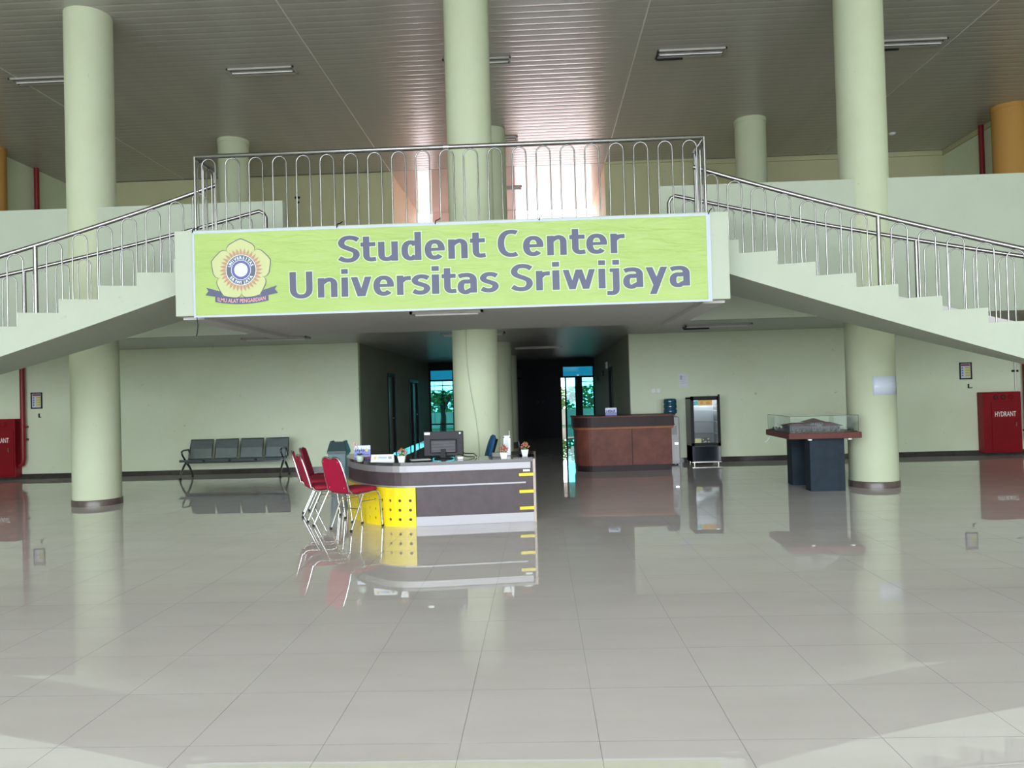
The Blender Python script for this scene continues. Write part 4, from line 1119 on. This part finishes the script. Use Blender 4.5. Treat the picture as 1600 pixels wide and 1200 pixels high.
# fridge
t = thing('display_fridge', 'black framed glass door drinks fridge against the right wall', 'fridge', (3.33, 15.62, 0), 0)
sg = mat('fridge grey side', (.17, .165, .15), .4)
m = MB(); m.box(-.29, .02, .06, -.27, .54, 1.36); m.box(.27, .02, .06, .29, .54, 1.36); m.box(-.29, .52, .06, .29, .54, 1.36); m.box(-.29, .02, 1.33, .29, .54, 1.36); m.box(-.29, .02, .06, .29, .54, .38)
m.build('cabinet', sg, t)
MB().box(-.269, .50, .38, .269, .519, 1.33).build('liner', mat('fridge liner', (.85, .88, .90), .4), t)
MB().tube([(-.22, .06, 1.315), (.22, .06, 1.315)], .010, 8).build('added_glow_tube', mat('added fridge glow', (1, 1, 1), .5, emit=(.85, .95, 1.0, 45.)), t)  # unseen glowing tube added to brighten the fridge interior
for z in (.62, .86, 1.08):
    m = MB()
    for k in range(9): m.tube([(-.26+.065*k, .06, z), (-.26+.065*k, .5, z)], .0035, 5)
    m.tube([(-.268, .06, z), (.268, .06, z)], .005, 5); m.build('shelf', white, t)
dr = MB(); dr.box(-.29, -.02, .38, -.235, .02, 1.38); dr.box(.235, -.02, .38, .29, .02, 1.38); dr.box(-.29, -.02, 1.30, .29, .02, 1.38); dr.box(-.29, -.02, .38, .29, .02, .44)
do = dr.build('door', black, t)
MB().box(-.235, -.002, .44, .235, .006, 1.30).build('glass_pane', mat('fridge door glass', (.88, .93, .97), .05, trans=.92, spec=.6), do)
MB().box(.25, -.045, 1.30, .285, -.02, 1.41).build('handle', black, do)
m = MB(); m.box(-.235, -.004, 1.20, -.14, -.0025, 1.29); m.build('sticker', mat('sticker teal', (.12, .55, .60), .4), do)
m = MB(); m.box(-.14, -.004, 1.195, .14, -.0025, 1.30); m.build('sticker', mat('sticker yellow', (.80, .55, .12), .4), do)
m = MB(); m.box(-.10, -.0056, 1.22, -.04, -.0042, 1.28); m.box(.02, -.0056, 1.215, .10, -.0042, 1.27); m.build('sticker_print', mat('sticker orange', (.85, .32, .05), .4), do)
m = MB(); m.box(-.225, -.004, .445, -.10, -.0025, .53); m.build('sticker', mat('sticker lime', (.62, .62, .25), .4), do)
m = MB(); m.box(-.08, -.004, .455, .08, -.0025, .54); m.build('sticker', mat('sticker dark', (.05, .06, .05), .4), do)
m = MB()
for q in ((-.06, .51), (-.01, .47), (.04, .52), (.05, .46), (-.04, .46)): m.ell((q[0], -.005, q[1]), (.014, .002, .014), 8, 4)
m.build('sticker_print', mat('sticker cream', (.72, .72, .50), .4), do)
MB().rbox(-.285, -.015, .075, .285, .02, .37, .006).build('lower_grille', mat('gloss black panel', (.02, .024, .035), .08), t)
MB().box(-.29, -.01, .045, .29, .02, .065).build('base_rail', steel_dk, t)
for x in (-.24, .24):
    for y in (.04, .48): MB().lathe([(.022, 0), (.022, .06)], (x, y, 0), 10).build('foot', steel_dk, t)

# ================================================================== DISPLAY TABLE WITH MODEL
t = thing('display_table', 'mahogany edged display table on two slate blue pedestals', 'table', (4.03, 11.05, 0), math.radians(-2.5))
tw, td = 1.01, 1.30
MB().rbox(-tw/2, 0, .765, tw/2, td, .852, .006).build('tabletop', mahog, t)
MB().box(-.17, .17, 0, .315, .42, .765).build('pedestal', slate, t)
MB().box(-.215, .93, 0, .26, 1.20, .765).build('pedestal', slate, t)
for x in (-.20, .35): MB().rbox(x-.025, .03, .742, x+.025, .08, .765, .003).build('bracket', white, t)
MB().tube([(-.49, 1.1, .77), (-.50, 1.1, .74), (-.53, 1.1, .69), (-.57, 1.1, .66)], .005, 6).build('loose_wire', white, t)
g = thing('glass_case', 'clear glass box covering the model building on the display table', 'glass case', (4.03, 11.05, .8525), math.radians(-2.5))
gx, gy0, gy1, gh = .475, .03, td-.03, .235
clearp = mat('thin case glass', (.93, .98, .96), .0, trans=1.)
clearp.node_tree.nodes['Principled BSDF'].inputs['IOR'].default_value = 1.2
for nm, a in (('glass_pane', (-gx, gy0, 0, gx, gy0+.004, gh)), ('glass_pane', (-gx, gy1-.004, 0, gx, gy1, gh)), ('glass_pane', (-gx, gy0+.005, 0, -gx+.004, gy1-.005, gh)), ('glass_pane', (gx-.004, gy0+.005, 0, gx, gy1-.005, gh)), ('glass_pane', (-gx, gy0, gh+.0005, gx, gy1, gh+.0045))):
    MB().box(*a).build(nm, clearp, g)
em = MB()
for x in (-gx, gx):
    for y in (gy0, gy1): em.tube([(x, y, 0), (x, y, gh)], .003, 5)
em.tube([(-gx, gy0, gh), (gx, gy0, gh), (gx, gy1, gh), (-gx, gy1, gh)], .003, 5, closed=True)
em.build('edge_seam', mat('green glass edge', (.12, .20, .17), .3), g)
mo = thing('building_model', 'scale model of a red roofed white building inside the glass case', 'model', (4.03, 11.05, .8525), math.radians(-2.5))
MB().box(-.46, .04, 0.0005, .46, td-.045, .012).build('model_ground', mat('model grass', (.05, .10, .05), .9, var=.4, vscale=30), mo)
mw = mat('model white wall', (.50, .52, .52), .6); mroof = mat('model red roof', (.20, .022, .018), .7, spec=.2)
def hip(m, x0, y0, x1, y1, z, h, ins):
    m.add([(x0, y0, z), (x1, y0, z), (x1, y1, z), (x0, y1, z), (x0+ins, (y0+y1)/2, z+h), (x1-ins, (y0+y1)/2, z+h)], [(0, 1, 5, 4), (1, 2, 5), (2, 3, 4, 5), (3, 0, 4), (3, 2, 1, 0)])
m = MB(); m.box(-.39, .25, .012, .29, .75, .075)
wm_ = m.build('model_walls', mw, mo)
m = MB()
for k in range(17): m.box(-.39+.042*k, .235, .012, -.383+.042*k, .25, .078)
m.box(-.395, .235, .076, .30, .25, .084); m.build('model_columns', mw, wm_)
m = MB()
for k in range(16): m.box(-.378+.042*k, .2485, .02, -.352+.042*k, .2495, .066)
m.build('model_windows', mat('model window', (.08, .12, .12), .3), wm_)
m = MB(); hip(m, -.43, .20, -.03, .80, .084, .045, .10); hip(m, .03, .20, .33, .80, .084, .045, .10); m.build('model_roof', mroof, mo)
m = MB(); m.box(-.11, .28, .084, .06, .6, .135); tw_ = m.build('model_tower', mw, mo)
m = MB()
for k in range(5): m.box(-.10+.032*k, .2785, .095, -.085+.032*k, .2795, .125)
m.build('tower_windows', MATS['model window'], tw_)
m = MB(); hip(m, -.16, .22, .11, .66, .135, .055, .12); m.build('model_tower_roof', mroof, mo)
m = MB(); rnd = random.Random(4)
for k in range(40):
    x = rnd.uniform(-.44, .44); y = rnd.choice((rnd.uniform(.08, .2), rnd.uniform(.85, 1.2)))
    m.ell((x, y, .03), (.014, .014, .018), 6, 4)
m.build('model_trees', mat('model tree', (.03, .06, .035), .9), mo, kind='stuff')

# ================================================================== OUTSIDE
gm = mat('garden grass', (.10, .22, .06), .9, var=.4, vscale=1.)
struct('garden_lawn', MB().box(-30, 27.5, -.12, 30, 38, -.02), gm)
def tree(x, y, h, cr, label, seed, nl=1400):
    rnd = random.Random(seed); t = thing('garden_tree', label, 'tree', (x, y, -.02), 0, 'trees outside behind the corridor')
    MB().tube([(0, 0, 0), (.05, 0, h*.35), (-.05, .05, h*.6), (.0, 0, h*.85)], [.16, .12, .09, .04], 8).build('trunk', mat('tree bark', (.07, .05, .035), .9), t)
    m = MB()
    for k in range(5):
        a = rnd.uniform(0, 2*PI); m.tube([(0, 0, h*.4+.1*k), (cr*.4*cos(a), cr*.4*sin(a), h*.6+.1*k), (cr*.8*cos(a), cr*.8*sin(a), h*.8)], [.06, .04, .02], 6)
    m.build('branches', MATS['tree bark'], t)
    m = MB()
    for k in range(nl):
        v = Vector((rnd.gauss(0, 1), rnd.gauss(0, 1), rnd.gauss(0, 1))).normalized()*cr*rnd.uniform(.4, 1); v.z = v.z*.7+h*.78
        q = Matrix.Rotation(rnd.uniform(0, 6), 3, 'Z') @ Matrix.Rotation(rnd.uniform(-1.2, 1.2), 3, 'X')
        m.add([v+q @ Vector(c) for c in ((-.10, 0, 0), (0, -.06, .01), (.10, 0, 0), (0, .06, .01))], [(0, 1, 2, 3)])
    m.build('crown', mat('tree leaves', (.09, .24, .05), .7), t, kind='stuff')
tree(-4.33, 34.0, 2.0, .55, 'small thin sapling outside the left corridor window', 2, 110)
def bush(x, y, wx, h, label, seed):
    rnd = random.Random(seed); t = thing('garden_bush', label, 'bush', (x, y, -.02), 0, 'bushes behind the garden wall')
    MB().tube([(0, 0, 0), (0, 0, h*.6)], .06, 6).build('stem', MATS['tree bark'], t)
    m = MB()
    for k in range(1500):
        v = Vector((rnd.uniform(-1, 1)*wx, rnd.uniform(-.4, .4), h*(.35+.65*rnd.random()**.8)-.25*rnd.random()))
        q = Matrix.Rotation(rnd.uniform(0, 6), 3, 'Z') @ Matrix.Rotation(rnd.uniform(-1.2, 1.2), 3, 'X')
        m.add([v+q @ Vector(c) for c in ((-.13, 0, 0), (0, -.08, .01), (.13, 0, 0), (0, .08, .01))], [(0, 1, 2, 3)])
    m.build('foliage', mat('pale bush leaves', (.22, .42, .16), .7), t, kind='stuff')
bush(-5.0, 39.2, 1.8, 1.9, 'pale leafy bush outside behind the left corridor window', 5)
bush(2.3, 39.2, 1.8, 2.0, 'pale leafy bush outside behind the right corridor window', 6)
struct('wall_garden', MB().box(-14, 38.1, -.1, 8, 38.35, .75), mat('white garden wall', (.80, .80, .78), .7))
struct('floor_pink_reflector', MB().box(X0-9, CE+.07, 2.95, X0+9, 39, 3.24), mat('added pink reflector', (.62, .40, .38), .6))  # invented slab, added so the glossy hallway ceiling reflects pink
